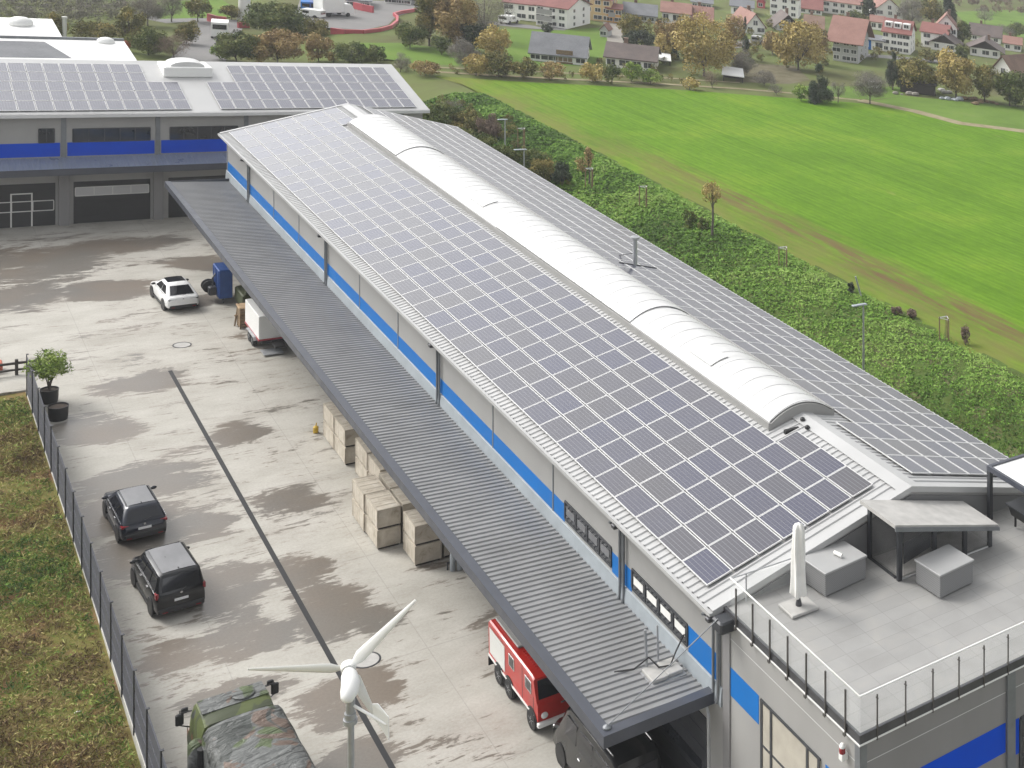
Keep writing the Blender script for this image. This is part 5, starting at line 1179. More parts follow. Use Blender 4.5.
# ================================================================== village
CAMP = np.array([-18.07523051, -51.39314507, 33.8408948])
def img(P):
    h = T+U*P[1]+V*P[0]+W*P[2]; return h[:2]/h[2], h[2]
def facing(P): d = np.array(P[:2])-CAMP[:2]; return atan2(d[1], d[0])-pi/2
def win_mesh(w, h, sill=True):
    mb = MB().box(-w/2-.07, w/2+.07, -.05, -.003, -.07, 0, 0).box(-w/2-.07, w/2+.07, -.05, -.003, h, h+.07, 0).box(-w/2-.07, -w/2, -.05, -.003, 0, h, 0).box(w/2, w/2+.07, -.05, -.003, 0, h, 0)
    mb.box(-w/2, w/2, -.03, -.006, 0, h, 1).box(-.03, .03, -.045, -.03, 0, h, 0); return mb
def house(label, xl, xr, yb, ye, yr, wall, rf, kind='side', win=(2, 4), d=9, turn=0, cat='house', name='village_house', over=.4, chimney=True, gablemat=None, wsz=(1.0, 1.2), side_win=True, dormers=0, door=None, balcony=0):
    cx = (xl+xr)/2; P = G(cx, yb); yaw = facing(P)+radians(turn); ex = np.array([cos(yaw), sin(yaw), 0]); ey = np.array([-sin(yaw), cos(yaw), 0])
    p0, w = img(P); k = abs(img(P+ex)[0][0]-p0[0]); wd = (xr-xl)/k; h = (yb-ye)*w/CZ
    if kind == 'side':
        q = P+ey*d/2; q0, wq = img(q); rise = max((q0[1]-yr)*wq/CZ-h, .3)
    else: rise = max((ye-yr)*w/CZ, .3)
    t = thing(name, label, cat, P-np.array([0, 0, .1]), yaw); x0, x1 = -wd/2, wd/2
    part('wall', MB().box(x0, x1, 0, d, -.3, h+.1), wall, t)
    mb = MB(); o = over
    gm = gablemat or wall
    if kind == 'side':
        part('gable', MB().prism([(0.01, h+.1), (d-.01, h+.1), (d/2, h+.1+rise-.12)], 'x', x0+.01, x0+.25), gm, t); part('gable', MB().prism([(0.01, h+.1), (d-.01, h+.1), (d/2, h+.1+rise-.12)], 'x', x1-.25, x1-.01), gm, t)
        s = rise/(d/2); z = lambda y: h+.12+rise-abs(y-d/2)*s
        for (a, b) in ((-o, d/2), (d/2, d+o)):
            mb.add([(x0-o, a, z(a)), (x1+o, a, z(a)), (x1+o, b, z(b)), (x0-o, b, z(b)), (x0-o, a, z(a)+.16), (x1+o, a, z(a)+.16), (x1+o, b, z(b)+.16), (x0-o, b, z(b)+.16)], [(3, 2, 1, 0), (4, 5, 6, 7), (0, 1, 5, 4), (1, 2, 6, 5), (3, 0, 4, 7)])
    else:
        part('gable', MB().prism([(x0+.01, h+.1), (x1-.01, h+.1), (0, h+.1+rise-.12)], 'y', .01, .25), gm, t); part('gable', MB().prism([(x0+.01, h+.1), (x1-.01, h+.1), (0, h+.1+rise-.12)], 'y', d-.25, d-.01), gm, t)
        s = rise/(wd/2); z = lambda x: h+.12+rise-abs(x)*s
        for (a, b) in ((x0-o, 0), (0, x1+o)):
            mb.add([(a, -o, z(a)), (b, -o, z(b)), (b, d+o, z(b)), (a, d+o, z(a)), (a, -o, z(a)+.16), (b, -o, z(b)+.16), (b, d+o, z(b)+.16), (a, d+o, z(a)+.16)], [(3, 2, 1, 0), (4, 5, 6, 7), (0, 1, 5, 4), (1, 2, 6, 5), (2, 3, 7, 6), (3, 0, 4, 7)])
    ro = part('roof', mb, rf, t)
    if chimney:
        cxx, cy = (x0*.3, d*.55) if kind == 'side' else (wd*.12, d*.6); zc = h+rise*.6
        part('chimney', MB().box(cxx-.3, cxx+.3, cy-.3, cy+.3, zc, h+rise+1.0).box(cxx-.36, cxx+.36, cy-.36, cy+.36, h+rise+1.0, h+rise+1.1), M['tile_brown'], ro)
    ny, nx = win; proto = None
    for r in range(ny):
        fh = h/ny; zz = fh*r+fh*.35
        for c_ in range(nx):
            xx = x0+wd*(c_+.5)/nx+(.15*((r*3+c_*5) % 3-1))
            hh = min(wsz[1], fh*.5)
            part('window', L(win_mesh(wsz[0]*(1.5 if (r+c_) % 4 == 1 else 1), hh), xx, 0, zz), [M['white'], M['glass_house']], t)
        if side_win:
            for yy in (d*.3, d*.7):
                mb = win_mesh(.9, min(wsz[1], fh*.5)); mb.v = [(x1-b, yy+a, zz+c) for a, b, c in mb.v]; part('window', mb, [M['white'], M['glass_house']], t)
    if kind != 'side' and rise > 2:
        part('window', L(win_mesh(.9, 1.0), 0, .01, h+.25), [M['white'], M['glass_house']], t)
    for k_ in range(dormers):
        xx = x0+wd*(k_+.5)/dormers; yy = d*.16; zz = h+.3+yy*s
        dm_ = part('dormer', MB().box(xx-.8, xx+.8, yy-.2, yy+2.2, zz-.2, zz+1.1), M['white'], ro)
        part('dormer_window', L(win_mesh(1.0, .7), xx, yy-.2, zz+.2), [M['white'], M['glass_house']], dm_)
    if door: part('door', MB().box(x0+wd*door[0]-.6*door[1], x0+wd*door[0]+.6*door[1], -.04, -.003, 0, 2.2), door[2], t)
    for k_ in range(balcony):
        zz = h*(k_+1)/(balcony+1)
        b_ = part('balcony', MB().box(x0+wd*.1, x0+wd*.6, -1.3, -.003, zz-.15, zz), wall, t); part('balustrade', MB().box(x0+wd*.1, x0+wd*.6, -1.34, -1.28, zz, zz+.95), M['wall_grey'], b_)
    return t
RW, RG = M['render_white'], M['render_grey']
house('long low house with grey slate roof and small roof lights', 531, 585, 63, 55, 35, RW, M['tile_grey'], win=(1, 5), d=9.5, turn=-4, wsz=(1.3, 1.2), door=(.62, 2, M['timber']), chimney=False)
house('low white house with dark brown roof beside a white pergola', 606, 655, 69.5, 59, 45, RW, M['tile_dark'], win=(1, 4), d=8.5, turn=-4, wsz=(1.2, 1.1))
house('big white apartment house with two balconies and a dark red roof', 536, 567, 27, 7, -4, RW, M['tile_wine'], win=(3, 3), d=12, turn=-20, balcony=2, cat='apartment house')
house('white wing with carport beside the balcony apartment house', 504, 537, 20, 4, -3, RW, M['tile_wine'], win=(2, 3), d=11, turn=-6)
house('yellow three storey house with orange ground floor', 583, 611, 21, -1, -8, M['render_yellow'], M['tile_wine'], win=(3, 3), d=11, turn=-6)
house('low orange annex house with balconies beside the yellow house', 607, 621, 23, 9, 4, M['render_orange'], M['tile_wine'], win=(2, 2), d=8, balcony=1)
house('tiny garden shed with reddish roof on the lane', 600, 608, 37, 30, 25, RG, M['tile_red'], 'gable', (1, 1), 3.5, turn=-10, cat='shed', name='garden_shed', chimney=False, side_win=False, over=.15)
house('grey roofed house with pale walls behind the olive trees', 624, 656, 22, 15, 4, RG, M['tile_grey'], win=(1, 4), d=10)
house('red roofed house with terrace behind the yellow trees, left of its pair', 662, 690, 24, 13, 3, RW, M['tile_red'], win=(1, 3), d=9)
house('red roofed house half hidden by the weeping yellow tree', 692, 712, 26, 21, 7, RW, M['tile_red'], win=(1, 2), d=10)
house('white bungalow with flat grey roof at the top of the lane', 692, 712, 8, 3, -2, RW, M['tile_grey'], win=(1, 3), d=8, chimney=False)
house('white house with pale grey roof above the cypress', 731, 753, 15, 7, 0, RW, M['tile_grey'], win=(1, 2), d=9)
house('narrow red gabled hut between the grey roof and the tall white house', 757, 765, 8, 2, -4, M['redplastic'], M['tile_wine'], 'gable', (1, 1), 4, cat='hut', name='garden_hut', chimney=False, side_win=False, over=.2)
house('white three storey house with four rows of small windows', 770, 798, 17, -2, -9, RW, M['tile_red'], win=(3, 3), d=10, turn=-4)
house('small white house with its gable to the front and red roof', 746, 765, 34, 26, 14, RW, M['tile_red'], 'gable', (1, 2), 11, turn=18)
house('dark timber gabled chalet with white ground floor', 777, 799, 31, 25, 15, RW, M['tile_dark'], 'gable', (1, 2), 9, gablemat=M['darktimber'], turn=10, over=1.0)
house('long house with deep red roof beside the tall white house', 800, 822, 14, 9, -4, RW, M['tile_wine'], win=(1, 3), d=12)
house('long white apartment block with red roof and many windows', 823, 862, 15, 3, -3, RW, M['tile_red'], win=(2, 5), d=10, cat='apartment house')
house('large pale grey house with big red tiled roof standing on the slope', 833, 858, 62, 40, 18, RG, M['tile_red'], win=(3, 3), d=14, turn=-8, over=1.2)
house('brown roofed house behind the yellow birch', 805, 823, 34, 28, 16, RW, M['tile_brown'], win=(1, 2), d=9)
house('low white garage with a blue door and flat grey roof', 861, 884, 50, 40, 35, RW, M['tile_grey'], win=(1, 2), d=7, chimney=False, door=(.22, 1.8, M['blue']), cat='garage', name='garage')
house('white gabled house pair with small red roof at the upper street', 876, 903, 24, 10, -1, RW, M['tile_red'], 'gable', (2, 3), 9, turn=14)
house('white house with red awning roof above the garage', 871, 884, 30, 22, 16, RW, M['tile_red'], win=(1, 2), d=6, chimney=False)
house('tall white house with red roof and three dormers', 883, 910, 53, 33, 20, RW, M['tile_wine'], win=(3, 4), d=10, dormers=3, turn=-6)
house('white double house with steep red roof above the street', 921, 947, 48, 33, 24, RW, M['tile_wine'], win=(2, 2), d=10, turn=-6)
house('taller rear house with red gable roof behind the double house', 936, 957, 45, 27, 15, RW, M['tile_red'], 'gable', (2, 3), 9)
house('white house with black timber gable in front of the double house', 931, 956, 51, 43, 35, RW, M['tile_dark'], 'gable', (1, 2), 8, gablemat=M['darktimber'], over=.9, turn=-6)
house('white house with dark roof among trees on the right', 970, 1001, 42, 36, 25, RW, M['tile_dark'], win=(1, 3), d=9)
house('chalet with wide dark gable roof and white terrace', 970, 1000, 57, 49, 41, RW, M['tile_dark'], 'gable', (1, 3), 10, gablemat=M['darktimber'], over=1.2)
house('small red roofed house at the right end of the village', 1004, 1021, 51, 44, 37, RW, M['tile_red'], win=(1, 2), d=8)
house('white gabled house with big brown roof at the right behind the trees', 990, 1016, 82, 74, 56, RW, M['tile_brown'], 'gable', (1, 2), 14, turn=-28, over=.6)
# white works hall at the top of the yard with red barriers
house('flat white works building at the top of the car park', 347, 370, 8, 1, -2, RW, M['tile_grey'], win=(1, 3), d=8, chimney=False, cat='building', name='works_building')
house('second low white works building with dark windows at the car park', 386, 411, 4, -1, -4, RW, M['tile_grey'], win=(1, 4), d=8, chimney=False, cat='building', name='works_building')
# pergola and field shed with bright roofs
def leanto(name, label, cat, xl, xr, yb, yt0, yt1):
    P = G((xl+xr)/2, yb); yaw = facing(P); p0, w = img(P); m = w/24.6; wd = (xr-xl)*m; h1 = (yb-yt0)*m; t = thing(name, label, cat, P, yaw)
    d = 4.0; part('roof', MB().add([(-wd/2, -.2, h1*.55), (wd/2, -.2, h1*.5), (wd/2*.85, d, h1*.85), (-wd/2, d, h1*.9), (-wd/2, -.2, h1*.55-.12), (wd/2, -.2, h1*.5-.12), (wd/2*.85, d, h1*.85-.12), (-wd/2, d, h1*.9-.12)], [(0, 1, 2, 3), (7, 6, 5, 4), (0, 4, 5, 1), (1, 5, 6, 2), (2, 6, 7, 3), (3, 7, 4, 0)]), M['white'], t)
    for sx in (-1, 1):
        for y in (.1, d-.2): part('post', MB().box(sx*wd*.42-.08, sx*wd*.42+.08, y-.08, y+.08, 0, h1*(.5 if y < 1 else .72)), M['darktimber'], t)
    part('back_wall', MB().box(-wd*.42, wd*.42, d-.12, d-.04, 0, h1*.7), M['darktimber'], t)
leanto('pergola', 'bright white pergola roof beside the dark brown roofed house', 'pergola', 655, 671, 65, 55, 58)
leanto('field_shed', 'open dark shed with bright white roof at the field edge', 'shed', 722, 744, 82, 69, 73)

# ---- white industrial roofs, chimney and things behind the rear building
def whitehall(label, xl, xr, zt, ya, yb_, panels=False):
    a = solve((xl, ya), z=zt); b = solve((xr, ya), z=zt); c_ = solve((xr, yb_), z=zt-.8)
    x0, x1, y0, y1 = -60, b[0], c_[1], b[1]
    t = thing('white_roof_hall', label, 'factory hall', (x1, y0, 0))
    part('wall', L(MB().box(x0, x1-.3, y0+.3, y1, 0, zt-1.0), -x1, -y0, 0), M['wall_grey'], t)
    r = MB().add([(x0, y0, zt-.8), (x1, y0, zt-.8), (x1, y1, zt), (x0, y1, zt), (x0, y0, zt-1.0), (x1, y0, zt-1.0), (x1, y1, zt-1.0), (x0, y1, zt-1.0)], [(0, 1, 2, 3), (0, 4, 5, 1), (1, 5, 6, 2), (2, 6, 7, 3), (3, 7, 4, 0), (7, 6, 5, 4)])
    ro = part('roof', L(r, -x1, -y0, 0), M['white'], t)
    return t, ro, x1, y0, y1
t, ro, x1, y0, y1 = whitehall('low white roofed hall behind the rear building with curved vents', 112, 124, 7.5, 41, 62)
part('roof_edge', L(MB().box(-60, x1, y1+.02, y1+.3, 6.6, 7.75), -x1, -y0, 0), M['zinc'], ro)
q = solve((104, 40), z=7.5); part('roof_vent', L(MB().ell((q[0], q[1]-1, 7.5), (.8, .8, .5)), -x1, -y0, 0), M['white'], ro, smooth=60)
q = solve((30, 50), z=7.1); part('roof_window_field', L(MB().add([(-20, y0+1, 6.82), (q[0]+3.0, y0+1, 6.82), (q[0]+1.4, y1-1.5, 7.5), (-20, y1-1.5, 7.5)], [(0, 1, 2, 3)]), -x1, -y0, 0), M['tile_grey'], ro)
t, ro, x1, y0, y1 = whitehall('farther white roofed hall with a round roof vent', 44, 52, 6.4, 19, 40)
q = solve((19, 21), z=6.4); part('roof_vent', L(MB().ell((q[0], q[1]-1, 6.4), (1.2, 1.2, .7)), -x1, -y0, 0), M['white'], ro, smooth=60)
P = solve((64.5, 42), z=0); hh = 23*depth(P)/CZ
solo('flue_chimney', MB().tube([(0, 0, 0), (0, 0, hh)], .24, 12).lathe([(.24, hh), (.3, hh+.05), (.3, hh+.3), (.2, hh+.35), (.02, hh+.35)], n=12), M['offwhite'], 'slim white chimney behind the white roofed halls', 'chimney', P, smooth=40)
P = solve((123, 52), z=0); mm = depth(P)/24.6; t = thing('red_dumper', 'rusty red open skip by the white hall corner', 'skip', P, facing(P))
part('tub', MB().loft([[(-.8*s_, -.6*s_, z), (.8*s_, -.6*s_, z), (.8*s_, .6*s_, z), (-.8*s_, .6*s_, z)] for s_, z in ((.7, .3), (1.25, 1.5), (1.15, 1.5), (.65, .5))]), M['orange'], t); part('runner', MB().box(-.6, -.4, -.5, .5, 0, .3).box(.4, .6, -.5, .5, 0, .3), M['dark_steel'], t)
def far_van(label, px, py, col, ln=5.2, h=2.5, yaw=None, box=False, wide=2.0):
    P = G(px, py); P[2] += .05; t = thing('parked_van', label, 'van', P, facing(P) if yaw is None else yaw); w_ = wide/2
    if box:
        part('body', MB().bbox(-w_, w_, -ln/2, ln/2-1.7, .7, h, .05), col, t); part('cab', MB().loft([[(x*w_*.95, y, z) for y, z in ((ln/2-1.65, .5), (ln/2, .5), (ln/2, 1.3), (ln/2-.5, 2.1), (ln/2-1.65, 2.15))] for x in (-1, 1)]), col, t)
    else:
        rings = [[(x*w_, y, z) for y, z in ((-ln/2, .4), (ln/2, .4), (ln/2, .95), (ln/2-.9, 1.25), (ln/2-1.5, h), (-ln/2+.05, h))] for x in (-1, -.97, .97, 1)]
        part('body', MB().loft(rings), col, t)
        part('rear_window', MB().box(-w_*.8, w_*.8, -ln/2-.02, -ln/2+.02, h*.6, h*.88), M['carglass'], t)
        for s in (1, -1): part('side_window', MB().box(min(s*w_*.99, s*w_*1.01), max(s*w_*.99, s*w_*1.01), ln/2-2.6, ln/2-1.6, h*.58, h*.86), M['carglass'], t)
    for y in (-ln*.3, ln*.3):
        for s in (1, -1): part('wheel', MB().lathe([(.02, -.11), (.34, -.11), (.34, .11), (.02, .11)], (s*(w_-.1), y, .34), 'x', 14), M['rubber'], t, smooth=40)
    return t
far_van('big white van driving along the road behind the rear building', 220, 37, M['white'], 5, 2.5, None, wide=2.1)
far_van('white box truck on the works car park', 334, 16, M['white'], 5.5, 2.9, radians(-70), True, 2.4)
far_van('blue parked van, left one on the works car park', 308, 12.5, M['blue'], 4.4, 2.0, None)
far_van('dark blue parked van, middle one on the works car park', 317, 13, M['bluemachine'], 4.4, 2.0, None)
far_van('bright blue parked van beside the white box truck', 325, 12.5, M['blue'], 4.4, 2.0, None)
far_van('small white car in front of the blue vans', 309, 18, M['white'], 4.4, 1.5, radians(50), wide=1.8)
far_van('blue car parked beside the yellow house', 577, 17.5, M['bluemachine'], 4.4, 1.5, radians(20), wide=1.8)
far_van('white car under the carport of the white wing', 509, 23.5, M['white'], 4.4, 1.5, radians(-50), wide=1.8)
far_van('pale car parked beside the small gabled house', 757, 43, M['wall_grey'], 4.3, 1.5, radians(-40), wide=1.8)
far_van('white car parked behind the bare tree at the meadow edge', 875, 89, M['white'], 4.3, 1.5, radians(-45), wide=1.8)
def barrier(label, pts, h=1.3):
    P0 = G(*pts[0]); mb = MB(); prev = None
    for px in pts:
        P = G(*px)-P0
        if prev is not None:
            d = (P-prev)[:2]; d /= np.linalg.norm(d); n = np.array([-d[1], d[0]])*.18
            mb.add([(*(q[:2]+s*n), z) for q in (prev, P) for s in (-1, 1) for z in (0, h)], [(0, 1, 5, 4), (2, 6, 7, 3), (1, 3, 7, 5), (0, 4, 6, 2), (0, 2, 3, 1), (4, 5, 7, 6)])
        prev = P
    solo('barrier_row', mb, M['redplastic'], label, 'barrier', P0)
barrier('long red barrier curving round the works car park', [(331, 34), (345, 33.8), (363, 33.5), (380, 31.5), (391, 28.5), (397, 23.5), (397.5, 19), (394, 16), (400, 14), (416, 11.5)], 1.0)
barrier('short red barrier in the upper car park', [(354, 8.8), (363, 11), (373, 13)], 1.2)
barrier('small red barrier where the side road bends', [(208, 21), (217, 23.5), (226, 24.5)], 1.2)
barrier('low red barrier between the hedge and side road', [(238, 28), (249, 27.5)], .9)
P = G(244.5, 20); solo('white_obelisk', MB().lathe([(.02, 0), (1.1, 0), (.9, 1.2), (.8, 4.3), (.5, 4.6), (.02, 4.7)], n=12), M['offwhite'], 'white upright tank beside the side road', 'tank', P, smooth=40)

# ================================================================== lamps, stakes, tree guards, rails
def lamp(label, px, py, ph, z, arm=1.0, grp=None):
    P = G(px, py) if z is None else solve((px, py), z=z); w = depth(P); h = ph*w/CZ; t = thing('street_lamp', label, 'street lamp', P, 0, grp)
    part('pole', MB().tube([(0, 0, -.3), (0, 0, h)], [.09, .055], 10), M['steel'], t, smooth=40)
    hd = part('lamp_head', MB().bbox(-arm*.75, .25, -.14, .14, h, h+.1, .03), M['flash'], t); hd.name = 'lamp_head'
    return t
lamp('tall galvanised street lamp standing on the bank beside the hall', 863.5, 377, 72, .6, 1.3)
lamp('street lamp on the bank next to the far roof corner', 524, 184, 34, 1.2, 1.3)
lamp('street lamp farther up the bank near the rear building', 505, 158, 38, 1.6, 1.0)
for i, (px, py, ph, lab) in enumerate(((522, 146, 18, 'leftmost one near the far bushes'), (590, 185, 17, 'second one, behind the bank hedge'), (644, 204, 18, 'middle one of the bank edge'), (784, 266, 19, 'one standing between the golden sapling and tall lamp'), (945, 340, 23, 'nearest one on the right'))):
    P = solve((px, py), z=2.0); w = depth(P); h = ph*w/CZ; t = thing('tree_guard', f'wooden stake guard at the field edge, {lab}', 'tree guard', P)
    for k in range(3):
        a = 2*pi*k/3+.5; part('stake', MB().tube([(.42*cos(a), .42*sin(a), -.2), (.42*cos(a), .42*sin(a), h)], .05, 6), M['timber'], t)
    part('top_rail', MB().tube([(.45*cos(a), .45*sin(a), h-.08) for a in np.linspace(.5, .5+2*pi, 4)], .045, 6), M['alu'], t)
    part('sapling_stem', MB().tube([(0, 0, 0), (.05, .03, h*.7), (.1, 0, h*1.15)], [.035, .015, .008], 6), M['bark'], t)
P = solve((862, 297), z=2.0); solo('leaning_stake', MB().tube([(0, 0, -.2), (-.5, .2, 1.7)], .07, 6), M['steel'], 'pale leaning stake at the field edge above the tall lamp', 'stake', P)
P = G(-3, 375, -.1); P = P+np.array([.6, 0, 0])
fb = MB().box(-2.5, .7, -.05, .05, .72, .84).box(-2.5, .7, -.05, .05, .35, .45)
for x in (-2.3, -1.0, .0, .6): fb.box(x-.07, x+.07, -.07, .07, 0, 1.0)
solo('wooden_rail', fb, M['darktimber'], 'dark wooden rail at the far end of the rough grass', 'railing', P+np.array([1.2, -.6, 0]))
q = G(0, 372, -.1); solo('planter_box', MB().bbox(-.9, .1, -.35, .35, 0, .62, .05), M['orange'], 'rusty orange planter box behind the dark wooden rail', 'planter', q)
def stones(label, P, n, sp, mat, name='rubble_pile', cat='rubble'):
    mb = MB(); r_ = random.Random(int(P[0]*10))
    for k in range(n):
        s_ = r_.uniform(.3, .9); mb.ell((r_.uniform(-sp, sp), r_.uniform(-sp*.5, sp*.5), s_*.3), (s_, s_*.7, s_*.5), 7, 4)
    solo(name, mb, mat, label, cat, P, smooth=30)
for (px, py, lab, mt) in ((908, 94, 'pale boulders at the meadow edge, left heap', 'gravel'), (940, 92, 'white stones under the golden tree', 'slabstone'), (948, 100, 'silver tarpaulin heap below the golden tree', 'flash'), (970, 101, 'brown earth heap right of the tarpaulin heap', 'timber'), (985, 104, 'brown soil heap at the end of the orchard', 'timber')):
    stones(lab, G(px, py), 7, 3.0, M[mt])
ws = MB().bbox(-3, 3, -1.2, 1.2, 0, 1.7, .1).bbox(-3.3, 3.3, -1.5, 1.5, 1.72, 1.85, .03); solo('tree_shade_box', ws, M['darktimber'], 'dark box standing in for the shade under the olive trees', 'shed', G(918, 93), facing(G(918, 93)))  # dark box added where only deep shade lies beneath the trees
# rubbish on the rough ground
P = G(95, 741, -.45); solo('plank', MB().tube([(-.5, -.7, .08), (.5, .75, .1)], .07, 6), M['timber'], 'pale broken plank lying in the rough grass', 'plank', P)
for (px, py, lab, mt) in ((84, 676, 'rounded tan stone in the rough grass near the fence', 'timber'), (78, 716, 'small white stone in the rough grass', 'offwhite'), (12, 590, 'pale stone at the left edge of the rough grass', 'slabstone')):
    solo('field_stone', MB().ell((0, 0, .08), (.17, .12, .1), 9, 5), M[mt], lab, 'stone', G(px, py, -.45), smooth=60)

# ================================================================== trees
def crown_cloud(cw, ch, n, nclump, seed, shape='round', size=.5):
    r_ = np.random.default_rng(seed); C = []
    for k in range(nclump):
        u = r_.normal(size=3); u /= np.linalg.norm(u); rad = r_.uniform(.35, .95)**.6
        zc = u[2]*rad
        if shape == 'cone': 
            zc = r_.uniform(-.95, .95); wr = (1-(zc+1)/2)**.8*.85+.06; u2 = r_.uniform(0, 2*pi); C.append((cos(u2)*wr*r_.uniform(.3, 1), sin(u2)*wr*r_.uniform(.3, 1), zc, .16+.22*(1-(zc+1)/2)))
        elif shape == 'weep': C.append((u[0]*rad*(1-.25*zc), u[1]*rad*(1-.25*zc), zc*.9-.05, r_.uniform(.2, .36)))
        else: C.append((u[0]*rad*.82, u[1]*rad*.82, zc*.8, r_.uniform(.20, .40)))
    C = np.array(C); wts = C[:, 3]**2; idx = r_.choice(len(C), n, p=wts/wts.sum())
    d = r_.normal(size=(n, 3)); d /= np.linalg.norm(d, axis=1, keepdims=True); rr = C[idx, 3]*(.55+.5*r_.random(n)); rr *= 1+.25*(r_.random(n) < .08)
    p = C[idx, :3]+d*rr[:, None]; P = p*np.array([cw/2, cw/2, ch/2])
    t0 = r_.random(len(C)); tint = np.clip(t0[idx]*.62+.38*r_.random(n), 0, 1)
    return P, d+.5*r_.normal(size=(n, 3)), size*(.6+.8*r_.random(n)), tint
TSEED = [100]
def tree(label, px, pyb, pyt, pw, leaf, shape='round', dens=1.0, trunk=.22, name='deciduous_tree', cat='tree', z=None, bare=False):
    TSEED[0] += 1; P = G(px, pyb, z); w = depth(P); h = (pyb-pyt)*w/CZ; cw = pw*w/24.6
    cw *= 1.22; h *= 1.08
    t = thing(name, label, cat, P); trunk = trunk if name == 'sapling_tree' else trunk*.55; base = trunk*h; ch = h-base; r_ = random.Random(TSEED[0])
    tr_ = MB(); rt = max(.05, h*.018); tr_.tube([(0, 0, -.2), (r_.uniform(-.1, .1), 0, base*.6), (r_.uniform(-.2, .2), r_.uniform(-.2, .2), base+ch*.35), (0, 0, base+ch*.8)], [rt*1.3, rt, rt*.7, rt*.2], 8)
    for k in range(5 if not bare else 11):
        a = r_.uniform(0, 2*pi); s0 = base*r_.uniform(.8, 1.2)+ch*.1; l_ = cw*.4*r_.uniform(.6, 1)
        tr_.tube([(0, 0, s0), (cos(a)*l_*.5, sin(a)*l_*.5, s0+ch*.25), (cos(a)*l_, sin(a)*l_, s0+ch*r_.uniform(.4, .7))], [rt*.5, rt*.32, rt*.08], 6)
    part('trunk', tr_, M['bark'], t, smooth=50)
    n = int(np.clip(pw*(pyb-pyt)*4.2*dens, 400, 8000)); size = np.clip(1.12*w/24.6, .10, .36)*(1.0 if n < 5000 else 1.2)
    Pq, nn, sz, tint = crown_cloud(cw, ch, n, int(16+pw*.5), TSEED[0], shape, size)
    Pq[:, 2] += base+ch/2
    leaf_object('crown', Pq, nn, sz, tint, LEAF[leaf], aspect=.16 if bare else (.35 if shape == 'cone' else .8), parent=t); return t
def bush(label, px, pyb, pyt, pw, leaf, **k): return tree(label, px, pyb, pyt, pw, leaf, trunk=.05, name='bush', cat='bush', **k)
# behind the rear building
bush('reddish bare bush beside the side road', 174, 58, 35, 30, 'rust', bare=True, dens=1.6)
bush('mixed green bush left of the side road', 187, 44, 20, 20, 'olive')
bush('dark green bush behind the red skip', 148, 55, 26, 30, 'green')
tree('tall yellow green tree behind the white hall', 128, 46, 8, 26, 'olive', trunk=.1)
bush('broad yellow green bush between chimney and skip', 97, 42, 22, 36, 'olive')
bush('brown green bush left of the chimney', 56, 41, 14, 18, 'olive')
tree('bare grey tree behind the yellow green tree', 148, 26, -6, 30, 'bare', bare=True, dens=1.8)
tree('bare grey tree at the meadow edge behind the skip', 172, 22, -6, 22, 'bare', bare=True, dens=1.5)
tree('loose yellow green tree standing in front of the park meadow', 198, 22, -4, 20, 'olive', dens=.8)
tree('small olive tree beside the white tank', 231, 20, 5, 18, 'olive', dens=.8)
bush('dark green bush right of the side road', 236, 63, 29, 36, 'green')
bush('round green bush at the corner of the side road', 222, 60, 42, 18, 'fresh')
tree('broad green tree above the right end of the rear roof', 276, 36, 3, 56, 'green', trunk=.1)
tree('large brown and yellow tree behind the rear roof', 278, 64, 30, 46, 'orange', trunk=.08)
bush('yellow green bush left of the brown tree', 258, 63, 38, 24, 'yellow')
bush('orange topped bush right of the brown tree', 318, 62, 33, 22, 'orange')
bush('small bright orange bush at the rear roof edge', 334, 63, 51, 14, 'yellow')
bush('dark bush behind the rear roof end', 352, 64, 43, 32, 'green')
bush('green bush below the works car park', 317, 36, 18, 24, 'olive')
bush('round olive bush standing alone on the small meadow', 377, 63, 45, 18, 'green')
bush('grey twiggy bush behind the roof corner', 401, 72, 54, 20, 'bare', bare=True, dens=1.5)
bush('dark round bush below the red barrier', 410, 48, 22, 28, 'green')
tree('tall yellow green tree beside the red barrier', 430, 46, -12, 28, 'olive', trunk=.1)
tree('tall brown yellow tree of the middle wood', 456, 50, -14, 38, 'orange', trunk=.12)
tree('tall grey bare tree of the middle wood', 485, 40, -14, 42, 'bare', bare=True, dens=2, trunk=.1)
bush('dark evergreen bush at the foot of the middle wood', 471, 53, 22, 26, 'dark')
bush('small green bush at the foot of the tall yellow green tree', 442, 55, 36, 18, 'green')
bush('grey round bush at the foot of the middle wood', 465, 70, 39, 26, 'bare', bare=True, dens=2)
bush('orange brown bush near the rear building corner', 425, 76, 60, 24, 'orange')
tree('golden tree left of the long grey roofed house', 494, 62, 27, 32, 'yellow', trunk=.1)
bush('yellow bush below the golden tree, left one', 476, 76, 54, 24, 'yellow')
bush('olive bush below the golden tree, right one', 499, 77, 50, 26, 'olive')
bush('bushy orchard tree in front of the grey house, left end', 523, 78, 57, 26, 'olive', dens=.8)
bush('orange orchard tree in front of the grey house windows', 552, 80, 61, 24, 'orange', dens=.7)
bush('yellow orchard tree right of the grey roofed house', 592, 82, 62, 26, 'yellow', dens=.7)
bush('green orchard tree between the two low houses', 612, 84, 63, 16, 'green', dens=.7)
bush('yellow green orchard tree before the brown roofed house', 632, 82, 62, 20, 'fresh', dens=.8)
bush('bright yellow green bush before the brown roofed house corner', 651, 84, 69, 20, 'fresh', dens=.8)
bush('small yellow bush at the field track', 690, 90, 78, 18, 'yellow', dens=.7)
bush('pinkish bare bush at the field track near the shed', 712, 88, 70, 16, 'rust', dens=.8, bare=True)
bush('dark round shrub in the lane beside the balcony house', 547, 34, 24, 12, 'dark')
